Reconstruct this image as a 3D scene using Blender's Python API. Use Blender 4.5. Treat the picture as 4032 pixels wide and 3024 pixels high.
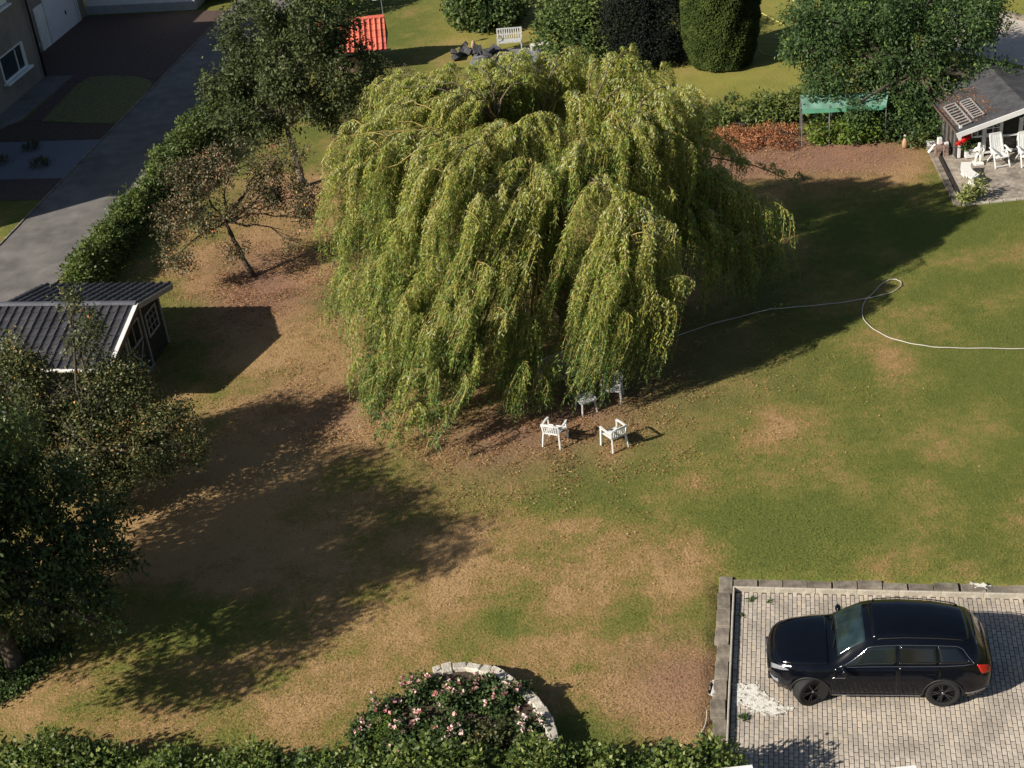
import bpy, bmesh, math, random
import numpy as np
from mathutils import Vector, Matrix, noise as mnoise
random.seed(7); RNG = np.random.default_rng(11)
R = math.radians
for o in list(bpy.data.objects): bpy.data.objects.remove(o)
SC = bpy.context.scene; COL = SC.collection

# ---------------------------------------------------------------- camera, light, exposure
PITCH, ROLL, HC, FPX = R(31.5), R(6.4), 24.3, 5850.0
_f = np.array([0, math.cos(PITCH), -math.sin(PITCH)]); _r0 = np.array([1., 0, 0]); _u0 = np.array([0, math.sin(PITCH), math.cos(PITCH)])
_r = math.cos(ROLL)*_r0 - math.sin(ROLL)*_u0; _u = math.cos(ROLL)*_u0 + math.sin(ROLL)*_r0
cam = bpy.data.cameras.new('camera'); co = bpy.data.objects.new('camera', cam); COL.objects.link(co); SC.camera = co
cam.sensor_width = 36; cam.lens = FPX/4032*36; cam.clip_end = 2000; cam.clip_start = .5
M = Matrix((( _r[0], _u[0], -_f[0], 0), (_r[1], _u[1], -_f[1], 0), (_r[2], _u[2], -_f[2], HC), (0, 0, 0, 1)))
co.matrix_world = M
SUN_AZ, SUN_EL = 25.0, 32.5        # shadows run towards this azimuth
w = bpy.data.worlds.new('World'); SC.world = w; w.use_nodes = True
nt = w.node_tree; nt.nodes.clear()
sk = nt.nodes.new('ShaderNodeTexSky'); sk.sky_type = 'NISHITA'; sk.sun_disc = False
sk.sun_elevation = R(SUN_EL); sk.sun_rotation = R(270 - SUN_AZ)
bg = nt.nodes.new('ShaderNodeBackground'); bg.inputs[1].default_value = .05
ow = nt.nodes.new('ShaderNodeOutputWorld'); nt.links.new(sk.outputs[0], bg.inputs[0]); nt.links.new(bg.outputs[0], ow.inputs[0])
sl = bpy.data.lights.new('sun', 'SUN'); sl.energy = 5.0; sl.angle = R(.5); sl.color = (1, .93, .82)
so = bpy.data.objects.new('sun', sl); COL.objects.link(so)
d = Vector((math.cos(R(SUN_AZ))*math.cos(R(SUN_EL)), math.sin(R(SUN_AZ))*math.cos(R(SUN_EL)), -math.sin(R(SUN_EL))))
so.rotation_euler = d.to_track_quat('-Z', 'Y').to_euler(); so.location = (0, 0, 60)
SC.view_settings.view_transform = 'Standard'; SC.view_settings.look = 'None'; SC.view_settings.gamma = 1
SC.view_settings.exposure = 0.42; SC.view_settings.use_curve_mapping = False
SC.render.engine = 'CYCLES'

CAMP = np.array([0, 0, HC])
def G(x, y, z=0):                      # survey helper: measured photo position -> place on the level z
    dd = _f*FPX + _r*(x-2016) - _u*(y-1512); return CAMP + dd*((z-HC)/dd[2])
def AT(x, y, Y):
    dd = _f*FPX + _r*(x-2016) - _u*(y-1512); return CAMP + dd*(Y/dd[1])
def scale_at(p):
    q = np.asarray(p) - CAMP; z = q@_f; return 2016+FPX*(q@_r)/z, 1512-FPX*(q@_u)/z
GA = R(-12.2); EX = np.array([math.cos(GA), math.sin(GA)]); EY = np.array([-math.sin(GA), math.cos(GA)])
def W(a, b, z=0):                      # plot grid -> world
    p = EX*a + EY*b; return (p[0], p[1], z)
def Winv(x, y): return x*EX[0]+y*EX[1], x*EY[0]+y*EY[1]

# ---------------------------------------------------------------- noise in numpy
def vnoise(x, y, s, seed=0):
    x = np.asarray(x)/s + seed*17.3 + 500; y = np.asarray(y)/s + seed*9.1 + 500
    xi = np.floor(x).astype(np.int64); yi = np.floor(y).astype(np.int64); fx = x-xi; fy = y-yi
    fx = fx*fx*(3-2*fx); fy = fy*fy*(3-2*fy)
    def h(a, b):
        n = (a*374761393 + b*668265263 + seed*974634777) & 0xffffffff
        n = ((n ^ (n >> 13))*1274126177) & 0xffffffff
        return ((n ^ (n >> 16)) & 0xffff)/65535.
    return (h(xi, yi)*(1-fx)+h(xi+1, yi)*fx)*(1-fy) + (h(xi, yi+1)*(1-fx)+h(xi+1, yi+1)*fx)*fy
def fbm(x, y, s, seed=0, o=4):
    t = 0; a = .5
    for i in range(o): t = t + a*vnoise(x, y, s/2**i, seed+i); a *= .5
    return t/(1-.5**o)

# ---------------------------------------------------------------- materials
def nodes(name):
    m = bpy.data.materials.new(name); m.use_nodes = True; t = m.node_tree; t.nodes.clear()
    o = t.nodes.new('ShaderNodeOutputMaterial'); b = t.nodes.new('ShaderNodeBsdfPrincipled')
    t.links.new(b.outputs[0], o.inputs[0]); return m, t, b, o
def ramp(t, cols, inp=None):
    r = t.nodes.new('ShaderNodeValToRGB'); e = r.color_ramp.elements
    while len(e) < len(cols): e.new(.5)
    for i, c in enumerate(cols):
        p, c = c if isinstance(c[1], (tuple, list)) else (i/(len(cols)-1), c)
        e[i].position = p; e[i].color = (*c, 1)
    if inp: t.links.new(inp, r.inputs[0])
    return r
def grime_on(t, col_out, amt, sc):
    ge = t.nodes.new('ShaderNodeNewGeometry'); n = t.nodes.new('ShaderNodeTexNoise'); n.inputs['Scale'].default_value = sc; n.inputs['Detail'].default_value = 7; n.inputs['Roughness'].default_value = .62
    t.links.new(ge.outputs['Position'], n.inputs['Vector']); mr = t.nodes.new('ShaderNodeMapRange'); mr.inputs[1].default_value = .36; mr.inputs[2].default_value = .58; mr.inputs[3].default_value = 1-amt; mr.inputs[4].default_value = 1.04
    t.links.new(n.outputs[0], mr.inputs[0]); hs = t.nodes.new('ShaderNodeHueSaturation'); t.links.new(col_out, hs.inputs['Color']); t.links.new(mr.outputs[0], hs.inputs['Value']); return hs.outputs[0]
def mat(name, col, rough=.6, var=.25, scale=8, bump=.0, bscale=40, metal=0, spec=.5, coat=0, rnd=0, col2=None, grime=0, gs=.9):
    m, t, b, o = nodes(name); tc = t.nodes.new('ShaderNodeTexCoord')
    n = t.nodes.new('ShaderNodeTexNoise'); n.inputs['Scale'].default_value = scale; n.inputs['Detail'].default_value = 6
    t.links.new(tc.outputs['Object'], n.inputs['Vector'])
    c2 = col2 or tuple(min(1, c*(1+var)) for c in col); c1 = tuple(c*(1-var) for c in col)
    r = ramp(t, [(.3, c1), (.7, c2)], n.outputs[0]); out = r.outputs[0]
    if rnd:
        oi = t.nodes.new('ShaderNodeObjectInfo'); hs = t.nodes.new('ShaderNodeHueSaturation')
        mr = t.nodes.new('ShaderNodeMapRange'); mr.inputs[3].default_value = 1-rnd; mr.inputs[4].default_value = 1+rnd
        t.links.new(oi.outputs['Random'], mr.inputs[0]); t.links.new(mr.outputs[0], hs.inputs['Value']); t.links.new(out, hs.inputs['Color'])
        mr2 = t.nodes.new('ShaderNodeMapRange'); mr2.inputs[3].default_value = .494; mr2.inputs[4].default_value = .506
        mu = t.nodes.new('ShaderNodeMath'); mu.operation = 'FRACT'; m7 = t.nodes.new('ShaderNodeMath'); m7.operation = 'MULTIPLY'; m7.inputs[1].default_value = 7.3
        t.links.new(oi.outputs['Random'], m7.inputs[0]); t.links.new(m7.outputs[0], mu.inputs[0]); t.links.new(mu.outputs[0], mr2.inputs[0]); t.links.new(mr2.outputs[0], hs.inputs['Hue'])
        out = hs.outputs[0]
    if grime: out = grime_on(t, out, grime, gs)
    t.links.new(out, b.inputs['Base Color'])
    b.inputs['Roughness'].default_value = rough; b.inputs['Metallic'].default_value = metal
    b.inputs['Specular IOR Level'].default_value = spec; b.inputs['Coat Weight'].default_value = coat; b.inputs['Coat Roughness'].default_value = .03
    if bump:
        n2 = t.nodes.new('ShaderNodeTexNoise'); n2.inputs['Scale'].default_value = bscale; n2.inputs['Detail'].default_value = 5
        t.links.new(tc.outputs['Object'], n2.inputs['Vector'])
        bp = t.nodes.new('ShaderNodeBump'); bp.inputs['Strength'].default_value = bump; bp.inputs['Distance'].default_value = .03
        t.links.new(n2.outputs[0], bp.inputs['Height']); t.links.new(bp.outputs[0], b.inputs['Normal'])
    return m
def leafmat(name, cols, rough=.5, trans=.28, spec=.35, grime=0):
    m, t, b, o = nodes(name); a = t.nodes.new('ShaderNodeAttribute'); a.attribute_name = 'v'
    r = ramp(t, cols, a.outputs['Fac']); t.links.new(grime_on(t, r.outputs[0], grime, .9) if grime else r.outputs[0], b.inputs['Base Color'])
    b.inputs['Roughness'].default_value = rough; b.inputs['Specular IOR Level'].default_value = spec
    tr = t.nodes.new('ShaderNodeBsdfTranslucent'); hs = t.nodes.new('ShaderNodeHueSaturation'); hs.inputs['Value'].default_value = 1.3
    t.links.new(r.outputs[0], hs.inputs['Color']); t.links.new(hs.outputs[0], tr.inputs['Color'])
    mx = t.nodes.new('ShaderNodeMixShader'); mx.inputs[0].default_value = trans
    t.links.new(b.outputs[0], mx.inputs[1]); t.links.new(tr.outputs[0], mx.inputs[2]); t.links.new(mx.outputs[0], o.inputs[0])
    return m
def colmat(name, rough=.9, fine=.35, fs=26, bump=.6, bs=30):       # per-vertex ground colour plus fine mottling
    m, t, b, o = nodes(name); a = t.nodes.new('ShaderNodeAttribute'); a.attribute_name = 'col'
    tc = t.nodes.new('ShaderNodeTexCoord')
    n = t.nodes.new('ShaderNodeTexNoise'); n.inputs['Scale'].default_value = fs; n.inputs['Detail'].default_value = 4; n.inputs['Roughness'].default_value = .7
    n2 = t.nodes.new('ShaderNodeTexNoise'); n2.inputs['Scale'].default_value = 5; n2.inputs['Detail'].default_value = 6; n2.inputs['Roughness'].default_value = .65
    for q in (n, n2): t.links.new(tc.outputs['Object'], q.inputs['Vector'])
    mr = t.nodes.new('ShaderNodeMapRange'); mr.inputs[1].default_value = .32; mr.inputs[2].default_value = .68; mr.inputs[3].default_value = 1-fine; mr.inputs[4].default_value = 1+fine
    mr2 = t.nodes.new('ShaderNodeMapRange'); mr2.inputs[1].default_value = .3; mr2.inputs[2].default_value = .7; mr2.inputs[3].default_value = .78; mr2.inputs[4].default_value = 1.22
    t.links.new(n.outputs[0], mr.inputs[0]); t.links.new(n2.outputs[0], mr2.inputs[0])
    mu = t.nodes.new('ShaderNodeMath'); mu.operation = 'MULTIPLY'; t.links.new(mr.outputs[0], mu.inputs[0]); t.links.new(mr2.outputs[0], mu.inputs[1])
    hs = t.nodes.new('ShaderNodeHueSaturation'); t.links.new(a.outputs['Color'], hs.inputs['Color']); t.links.new(mu.outputs[0], hs.inputs['Value'])
    t.links.new(hs.outputs[0], b.inputs['Base Color']); b.inputs['Roughness'].default_value = rough; b.inputs['Specular IOR Level'].default_value = .15
    if bump:
        bp = t.nodes.new('ShaderNodeBump'); bp.inputs['Strength'].default_value = bump; bp.inputs['Distance'].default_value = .05
        t.links.new(n.outputs[0], bp.inputs['Height']); t.links.new(bp.outputs[0], b.inputs['Normal'])
    return m

def lawnmat(name, fine, bump, stops):
    m, t, b, o = nodes(name); a = t.nodes.new('ShaderNodeAttribute'); a.attribute_name = 'dry'; c = t.nodes.new('ShaderNodeAttribute'); c.attribute_name = 'col'; mb_ = t.nodes.new('ShaderNodeAttribute'); mb_.attribute_name = 'cover'
    tc = t.nodes.new('ShaderNodeNewGeometry'); pos = tc.outputs['Position']
    def nz(sc, amp, det=6, ro=.65):
        n = t.nodes.new('ShaderNodeTexNoise'); n.inputs['Scale'].default_value = sc; n.inputs['Detail'].default_value = det; n.inputs['Roughness'].default_value = ro; t.links.new(pos, n.inputs['Vector'])
        u_ = t.nodes.new('ShaderNodeMath'); u_.operation = 'MULTIPLY_ADD'; u_.inputs[1].default_value = amp; u_.inputs[2].default_value = -amp/2; t.links.new(n.outputs[0], u_.inputs[0]); return n, u_.outputs[0]
    def add(x, y):
        u_ = t.nodes.new('ShaderNodeMath'); t.links.new(x, u_.inputs[0]); t.links.new(y, u_.inputs[1]); return u_.outputs[0]
    n1, v1 = nz(2.6, 1.5, 8, .72); n2, v2 = nz(14, 1.1, 4, .6); r = ramp(t, stops, add(add(a.outputs['Fac'], v1), v2))
    cv = add(mb_.outputs['Fac'], nz(5, .9)[1]); cl = t.nodes.new('ShaderNodeMath'); cl.operation = 'MULTIPLY'; cl.use_clamp = True; t.links.new(cv, cl.inputs[0]); t.links.new(mb_.outputs['Fac'], cl.inputs[1])
    sq = t.nodes.new('ShaderNodeMath'); sq.operation = 'POWER'; sq.inputs[1].default_value = .6; t.links.new(cl.outputs[0], sq.inputs[0])
    mx = t.nodes.new('ShaderNodeMix'); mx.data_type = 'RGBA'; t.links.new(sq.outputs[0], mx.inputs[0]); t.links.new(r.outputs[0], mx.inputs[6]); t.links.new(c.outputs['Color'], mx.inputs[7])
    n3, v3 = nz(32, fine*2, 3, .7); one = t.nodes.new('ShaderNodeMath'); one.inputs[1].default_value = 1; t.links.new(v3, one.inputs[0])
    hs = t.nodes.new('ShaderNodeHueSaturation'); t.links.new(mx.outputs[2], hs.inputs['Color']); t.links.new(one.outputs[0], hs.inputs['Value']); t.links.new(hs.outputs[0], b.inputs['Base Color'])
    b.inputs['Roughness'].default_value = .9; b.inputs['Specular IOR Level'].default_value = .12
    if bump:
        bp = t.nodes.new('ShaderNodeBump'); bp.inputs['Strength'].default_value = bump; bp.inputs['Distance'].default_value = .05; t.links.new(n2.outputs[0], bp.inputs['Height']); t.links.new(bp.outputs[0], b.inputs['Normal'])
    return m
MT = {}
MT['white'] = mat('white_plastic', (.74, .74, .72), .4, .08, 3, .05, 30)
MT['whitep'] = mat('white_paint', (.72, .72, .70), .55, .1, 2, .1, 20)
MT['greyplas'] = mat('grey_white_plastic', (.5, .5, .49), .5, .15, 9)
MT['bark'] = mat('bark', (.085, .065, .045), .9, .45, 7, .8, 22)
MT['barkpale'] = mat('pale_bark', (.2, .17, .13), .9, .3, 9, .6, 26)
MT['wbark'] = mat('willow_bark', (.13, .10, .055), .9, .35, 6, .8, 20)
MT['twig'] = mat('yellow_twig', (.36, .27, .08), .6, .25, 3)
MT['black'] = mat('car_paint', (.003, .004, .007), .13, .1, 4, 0, 1, 0, .32, .15)
MT['glass'] = mat('car_glass', (.010, .015, .016), .05, .2, 2, 0, 1, 0, .8)
MT['screen'] = mat('windscreen_glass', (.018, .032, .036), .07, .6, 2.5, 0, 1, 0, .8)
MT['dglass'] = mat('dark_glass', (.006, .007, .009), .06, .2, 2, 0, 1, 0, .8)
MT['chrome'] = mat('chrome', (.6, .6, .62), .18, .05, 2, 0, 1, 1)
MT['rubber'] = mat('tyre_rubber', (.014, .014, .014), .8, .2, 30, .2, 60)
MT['rim'] = mat('black_rim', (.006, .006, .007), .4, .1, 3, 0, 1, .2); MT['spoke'] = mat('gloss_spoke', (.06, .06, .065), .25, .1, 3, 0, 1, .7)
MT['plastic'] = mat('black_plastic', (.012, .012, .012), .6, .1, 10)
MT['red'] = mat('red_lens', (.45, .015, .01), .15, .1, 3, 0, 1, 0, .6)
MT['lens'] = mat('headlight_lens', (.55, .57, .62), .06, .1, 9, 0, 1, .6, .8)
MT['asphalt'] = mat('asphalt', (.18, .168, .155), .9, .22, 1.3, .7, 60, grime=.3, gs=.5)
MT['concrete'] = mat('weathered_concrete', (.25, .212, .165), .9, .35, 4, .6, 30, rnd=.18, grime=.45, gs=2)
MT['edging'] = mat('pale_concrete_edging', (.42, .38, .31), .85, .25, 6, .4, 30)
MT['soil'] = mat('soil', (.075, .05, .033), .95, .4, 6, .9, 24)
MT['paving_base'] = mat('joint_sand', (.045, .038, .034), .95, .3, 10, .3, 50)
MT['paver'] = mat('paver_concrete', (.5, .435, .36), .85, .14, 12, .25, 60, rnd=.13, grime=.28)
MT['gravel'] = mat('slate_gravel', (.16, .17, .2), .9, .35, 30, .8, 45)
MT['yard'] = mat('dark_clay_paving', (.085, .055, .045), .9, .25, 5, .4, 30)
MT['wall'] = mat('grey_render', (.25, .215, .185), .9, .12, 10, .5, 60, grime=.25, gs=.7)
MT['wallw'] = mat('white_render', (.8, .8, .78), .8, .05, 4, .2, 40)
MT['plinth'] = mat('grey_plinth', (.36, .36, .36), .85, .1, 4, .2, 40)
MT['tile'] = mat('dark_roof_tile', (.055, .052, .057), .6, .3, 9, .3, 50, rnd=.22, grime=.4, gs=1.2)
MT['tilered'] = mat('red_roof_tile', (.6, .135, .08), .6, .2, 9, .3, 50, rnd=.12, grime=.25, gs=1.5)
MT['felt'] = mat('roofing_felt', (.07, .07, .075), .9, .25, 6, .4, 50, grime=.4, gs=1.5)
MT['darkwood'] = mat('dark_wood', (.03, .024, .02), .8, .4, 8, .4, 30)
MT['greywood'] = mat('weathered_wood', (.3, .28, .26), .85, .3, 10, .4, 40, rnd=.15)
MT['board'] = mat('dark_board', (.1, .095, .09), .85, .35, 8, .4, 30)
MT['brownwood'] = mat('brown_board', (.12, .075, .05), .85, .3, 8, .4, 30)
MT['stone'] = mat('wall_stone', (.55, .5, .42), .9, .28, 5, .8, 18, rnd=.22)
MT['brick'] = mat('brown_brick', (.26, .18, .14), .9, .25, 8, .5, 30, rnd=.2)
MT['slab'] = mat('terrace_slab', (.34, .29, .235), .9, .3, 4, .4, 30, rnd=.14, grime=.4, gs=1.5)
MT['fabric'] = mat('green_tarpaulin', (.19, .36, .28), .6, .1, 3, .2, 12)
MT['hose'] = mat('grey_hose', (.5, .47, .4), .5, .1, 4)
MT['hosey'] = mat('yellow_hose', (.62, .56, .2), .5, .1, 4)
MT['metal'] = mat('grey_metal', (.35, .36, .37), .45, .1, 5, 0, 1, .6)
MT['stonew'] = mat('white_cast_stone', (.78, .76, .7), .7, .08, 6, .2, 30)
MT['rock'] = mat('slate_rock', (.055, .055, .06), .85, .35, 4, .8, 14)
MT['flower_red'] = leafmat('red_petals', [(.55, .01, .01), (.8, .03, .02)], .6, .2)
MT['petal'] = leafmat('rose_petals', [(.8, .35, .36), (.85, .55, .5), (.9, .75, .7)], .6, .2)
MT['fruit'] = leafmat('apple_skin', [(.6, .1, .06), (.7, .35, .1), (.65, .5, .12)], .4, .02)
MT['spill'] = mat('dried_plaster_spill', (.72, .69, .62), .9, .12, 14, .6, 30)
sp_t = MT['spill'].node_tree; sp_b = [n for n in sp_t.nodes if n.type == 'BSDF_PRINCIPLED'][0]; sp_o = [n for n in sp_t.nodes if n.type == 'OUTPUT_MATERIAL'][0]
sp_n = sp_t.nodes.new('ShaderNodeTexNoise'); sp_n.inputs['Scale'].default_value = 7; sp_n.inputs['Detail'].default_value = 8; sp_n.inputs['Roughness'].default_value = .7; sp_g = sp_t.nodes.new('ShaderNodeNewGeometry'); sp_t.links.new(sp_g.outputs['Position'], sp_n.inputs['Vector'])
sp_r = ramp(sp_t, [(.40, (0, 0, 0)), (.50, (1, 1, 1))], sp_n.outputs[0]); sp_x = sp_t.nodes.new('ShaderNodeMixShader'); sp_tr = sp_t.nodes.new('ShaderNodeBsdfTransparent')
sp_t.links.new(sp_r.outputs[0], sp_x.inputs[0]); sp_t.links.new(sp_tr.outputs[0], sp_x.inputs[1]); sp_t.links.new(sp_b.outputs[0], sp_x.inputs[2]); sp_t.links.new(sp_x.outputs[0], sp_o.inputs[0])
MT['terracotta'] = mat('terracotta', (.42, .27, .16), .8, .2, 6)
L = {}
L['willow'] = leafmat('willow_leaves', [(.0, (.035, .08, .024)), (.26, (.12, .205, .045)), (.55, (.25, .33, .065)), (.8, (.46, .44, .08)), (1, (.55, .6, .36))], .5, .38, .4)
L['dark'] = leafmat('dark_leaves', [(.0, (.03, .045, .016)), (.5, (.075, .098, .034)), (.9, (.125, .15, .055)), (1, (.18, .2, .09))], .55, .22, .25)
L['apple'] = leafmat('apple_leaves', [(.0, (.04, .052, .018)), (.5, (.11, .13, .042)), (.88, (.22, .215, .08)), (1, (.36, .22, .09))], .5, .22, .4)
L['applered'] = leafmat('autumn_apple_leaves', [(.0, (.04, .042, .02)), (.5, (.13, .125, .055)), (.8, (.27, .19, .10)), (1, (.5, .22, .14))], .5, .22, .4)
L['cherry'] = leafmat('cherry_leaves', [(.0, (.025, .048, .018)), (.6, (.085, .125, .038)), (1, (.22, .26, .075))], .5, .25, .35)
L['locust'] = leafmat('locust_leaves', [(.0, (.03, .058, .02)), (.5, (.075, .13, .04)), (.88, (.12, .19, .055)), (1, (.28, .38, .06))], .5, .28, .3)
L['conif'] = leafmat('conifer_scales', [(.0, (.02, .035, .008)), (.5, (.06, .09, .02)), (1, (.12, .155, .035))], .7, .1, .2)
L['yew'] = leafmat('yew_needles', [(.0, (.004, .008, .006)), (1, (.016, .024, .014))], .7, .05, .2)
L['laurel'] = leafmat('laurel_leaves', [(.0, (.035, .06, .018)), (.5, (.09, .135, .034)), (1, (.19, .23, .055))], .5, .25, .3)
L['shrub'] = leafmat('shrub_leaves', [(.0, (.028, .055, .02)), (.5, (.075, .12, .035)), (1, (.17, .22, .06))], .55, .22, .25)
L['fronth'] = leafmat('front_hedge_leaves', [(.0, (.04, .07, .02)), (.5, (.11, .16, .035)), (.85, (.2, .25, .05)), (1, (.32, .34, .12))], .5, .3, .35)
L['bright'] = leafmat('bright_leaves', [(.0, (.06, .11, .02)), (.5, (.13, .2, .03)), (1, (.25, .32, .05))], .5, .3, .3)
L['variegated'] = leafmat('variegated_leaves', [(.0, (.08, .11, .03)), (.5, (.3, .32, .1)), (1, (.6, .58, .3))], .5, .2, .3)
L['olive'] = leafmat('boxed_hedge_leaves', [(.0, (.035, .045, .015)), (.5, (.08, .08, .025)), (1, (.17, .12, .05))], .6, .15, .3)
L['dry'] = leafmat('fallen_leaves', [(.0, (.1, .05, .025)), (.35, (.25, .13, .06)), (.7, (.42, .24, .09)), (1, (.5, .38, .2))], .7, .1, .3)
L['heap'] = leafmat('withered_brush', [(.0, (.14, .05, .025)), (.5, (.34, .13, .06)), (1, (.48, .25, .12))], .8, .1, .2)

# ---------------------------------------------------------------- object helpers
def link(o, parent=None):
    COL.objects.link(o)
    if parent is not None: o.parent = parent
    return o
def tag(o, label=None, cat=None, group=None, kind=None):
    if label: o['label'] = label
    if cat: o['category'] = cat
    if group: o['group'] = group
    if kind: o['kind'] = kind
    return o
def thing(name, label, cat, loc=(0, 0, 0), rz=0, group=None):
    o = bpy.data.objects.new(name, None); COL.objects.link(o); o.location = loc; o.rotation_euler = (0, 0, rz); o.empty_display_size = .3
    return tag(o, label, cat, group)
def dup(src, loc=None, rz=None, label=None):
    def cp(o, par):
        c = o.copy(); COL.objects.link(c); c.parent = par
        for ch in kids.get(o.name, []): cp(ch, c)
        return c
    kids = {}
    for o in src.children_recursive: kids.setdefault(o.parent.name, []).append(o)
    r = cp(src, None)
    if loc is not None: r.location = loc
    if rz is not None: r.rotation_euler = (0, 0, rz)
    if label: r['label'] = label
    return r
def npmesh(name, V, F, m=None, parent=None, attrs=None, smooth=False, loc=None):
    V = np.asarray(V, np.float32); F = np.asarray(F, np.int32); k = F.shape[1]
    me = bpy.data.meshes.new(name); me.vertices.add(len(V)); me.vertices.foreach_set('co', V.ravel())
    me.loops.add(F.size); me.loops.foreach_set('vertex_index', F.ravel()); me.polygons.add(len(F))
    me.polygons.foreach_set('loop_start', np.arange(0, F.size, k, dtype=np.int32))
    if smooth: me.polygons.foreach_set('use_smooth', np.ones(len(F), bool))
    me.update(calc_edges=True)
    for n, a in (attrs or {}).items():
        a = np.asarray(a, np.float32)
        if a.ndim == 1: me.attributes.new(n, 'FLOAT', 'POINT').data.foreach_set('value', a)
        else: me.attributes.new(n, 'FLOAT_COLOR', 'POINT').data.foreach_set('color', a.ravel())
    if m: me.materials.append(m)
    o = bpy.data.objects.new(name, me); link(o, parent)
    if loc is not None: o.location = loc
    return o
class MB:
    def __init__(s): s.v = []; s.f = []
    def add(s, v, f):
        n = len(s.v); s.v += [tuple(p) for p in v]; s.f += [tuple(i+n for i in q) for q in f]; return s
    def box(s, c, d, rz=0, rx=0, ry=0, taper=1):
        hx, hy, hz = d[0]/2, d[1]/2, d[2]/2; m = Matrix.Rotation(rz, 3, 'Z') @ Matrix.Rotation(ry, 3, 'Y') @ Matrix.Rotation(rx, 3, 'X'); P = []
        for z, t in ((-hz, 1), (hz, taper)):
            for x, y in ((-hx, -hy), (hx, -hy), (hx, hy), (-hx, hy)): P.append(m @ Vector((x*t, y*t, z)) + Vector(c))
        return s.add(P, [(3, 2, 1, 0), (4, 5, 6, 7), (0, 1, 5, 4), (1, 2, 6, 5), (2, 3, 7, 6), (3, 0, 4, 7)])
    def bar(s, a, b, w, h=None, taper=1):
        a = Vector(a); b = Vector(b); d = b-a; q = d.to_track_quat('X', 'Z'); h = h or w; P = []
        for p, t in ((a, 1), (b, taper)):
            for y, z in ((-w/2, -h/2), (w/2, -h/2), (w/2, h/2), (-w/2, h/2)): P.append(p + q @ Vector((0, y*t, z*t)))
        return s.add(P, [(0, 3, 2, 1), (4, 5, 6, 7), (0, 1, 5, 4), (1, 2, 6, 5), (2, 3, 7, 6), (3, 0, 4, 7)])
    def tube(s, pts, rad, n=6, closed=False):
        pts = [Vector(p) for p in pts]; N = len(pts)
        if not hasattr(rad, '__len__'): rad = [rad]*N
        V = []; F = []; up = None
        for i, p in enumerate(pts):
            t = (pts[min(i+1, N-1)] - pts[max(i-1, 0)]).normalized()
            if up is None: up = t.orthogonal().normalized()
            up = (up - t*up.dot(t)); up = up.normalized() if up.length > 1e-6 else t.orthogonal().normalized()
            sd = t.cross(up)
            for k in range(n):
                a = 2*math.pi*k/n; V.append(p + (up*math.cos(a)+sd*math.sin(a))*rad[i])
        for i in range(N-1):
            for k in range(n): F.append((i*n+k, i*n+(k+1) % n, (i+1)*n+(k+1) % n, (i+1)*n+k))
        F.append(tuple(range(n))[::-1]); F.append(tuple((N-1)*n+k for k in range(n)))
        return s.add(V, F)
    def lathe(s, prof, n=16, axis='Z', c=(0, 0, 0), caps=True):
        V = []; F = []
        for r_, h in prof:
            for k in range(n):
                a = 2*math.pi*k/n; x, y = r_*math.cos(a), r_*math.sin(a)
                p = (x, y, h) if axis == 'Z' else (x, h, y)
                V.append((p[0]+c[0], p[1]+c[1], p[2]+c[2]))
        m = len(prof)
        for i in range(m-1):
            for k in range(n): F.append((i*n+k, i*n+(k+1) % n, (i+1)*n+(k+1) % n, (i+1)*n+k))
        if caps: F.append(tuple(range(n))[::-1]); F.append(tuple((m-1)*n+k for k in range(n)))
        return s.add(V, F)
    def blob(s, c, r, n=10, m=7, j=0):
        V = []; F = []; c = Vector(c)
        for i in range(m+1):
            th = math.pi*i/m
            for k in range(n):
                a = 2*math.pi*k/n; q = 1+random.uniform(-j, j)
                V.append(c + Vector((r[0]*math.sin(th)*math.cos(a), r[1]*math.sin(th)*math.sin(a), r[2]*math.cos(th)))*q)
        for i in range(m):
            for k in range(n): F.append((i*n+k, (i+1)*n+k, (i+1)*n+(k+1) % n, i*n+(k+1) % n))
        return s.add(V, F)
    def prism(s, poly, z0, z1):
        n = len(poly); V = [(x, y, z0) for x, y in poly]+[(x, y, z1) for x, y in poly]
        return s.add(V, [tuple(range(n))[::-1], tuple(range(n, 2*n))]+[(i, (i+1) % n, n+(i+1) % n, n+i) for i in range(n)])
    def build(s, name, m, parent=None, smooth=False, bevel=0, loc=None, fixn=True):
        me = bpy.data.meshes.new(name); me.from_pydata([tuple(p) for p in s.v], [], s.f)
        if fixn or bevel:
            bm = bmesh.new(); bm.from_mesh(me)
            if fixn: bmesh.ops.recalc_face_normals(bm, faces=bm.faces)
            if bevel: bmesh.ops.bevel(bm, geom=list(bm.edges), offset=bevel, segments=1, affect='EDGES')
            bm.to_mesh(me); bm.free()
        me.materials.append(m)
        if smooth: me.polygons.foreach_set('use_smooth', [True]*len(me.polygons))
        me.update(); o = bpy.data.objects.new(name, me); link(o, parent)
        if loc is not None: o.location = loc
        return o
def inst(src, parent, loc=(0, 0, 0), rot=(0, 0, 0), sc=(1, 1, 1), name=None):
    o = bpy.data.objects.new(name or src.name.split('.')[0], src.data); link(o, parent); o.location = loc; o.rotation_euler = rot; o.scale = sc; return o
def U(V): return V/np.maximum(np.linalg.norm(V, axis=-1, keepdims=True), 1e-9)
def leaf_quads(P, D, S, Ln, Wd, fold=0):
    N = len(P); Ln = np.broadcast_to(Ln, N)[:, None]; Wd = np.broadcast_to(Wd, N)[:, None]
    Nn = U(np.cross(D, S)); V = np.empty((N, 4, 3), np.float32)
    V[:, 0] = P; V[:, 1] = P+D*Ln*.45+S*Wd*.5+Nn*Wd*fold; V[:, 2] = P+D*Ln; V[:, 3] = P+D*Ln*.45-S*Wd*.5+Nn*Wd*fold
    return V.reshape(-1, 3), np.arange(4*N).reshape(N, 4)
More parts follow.
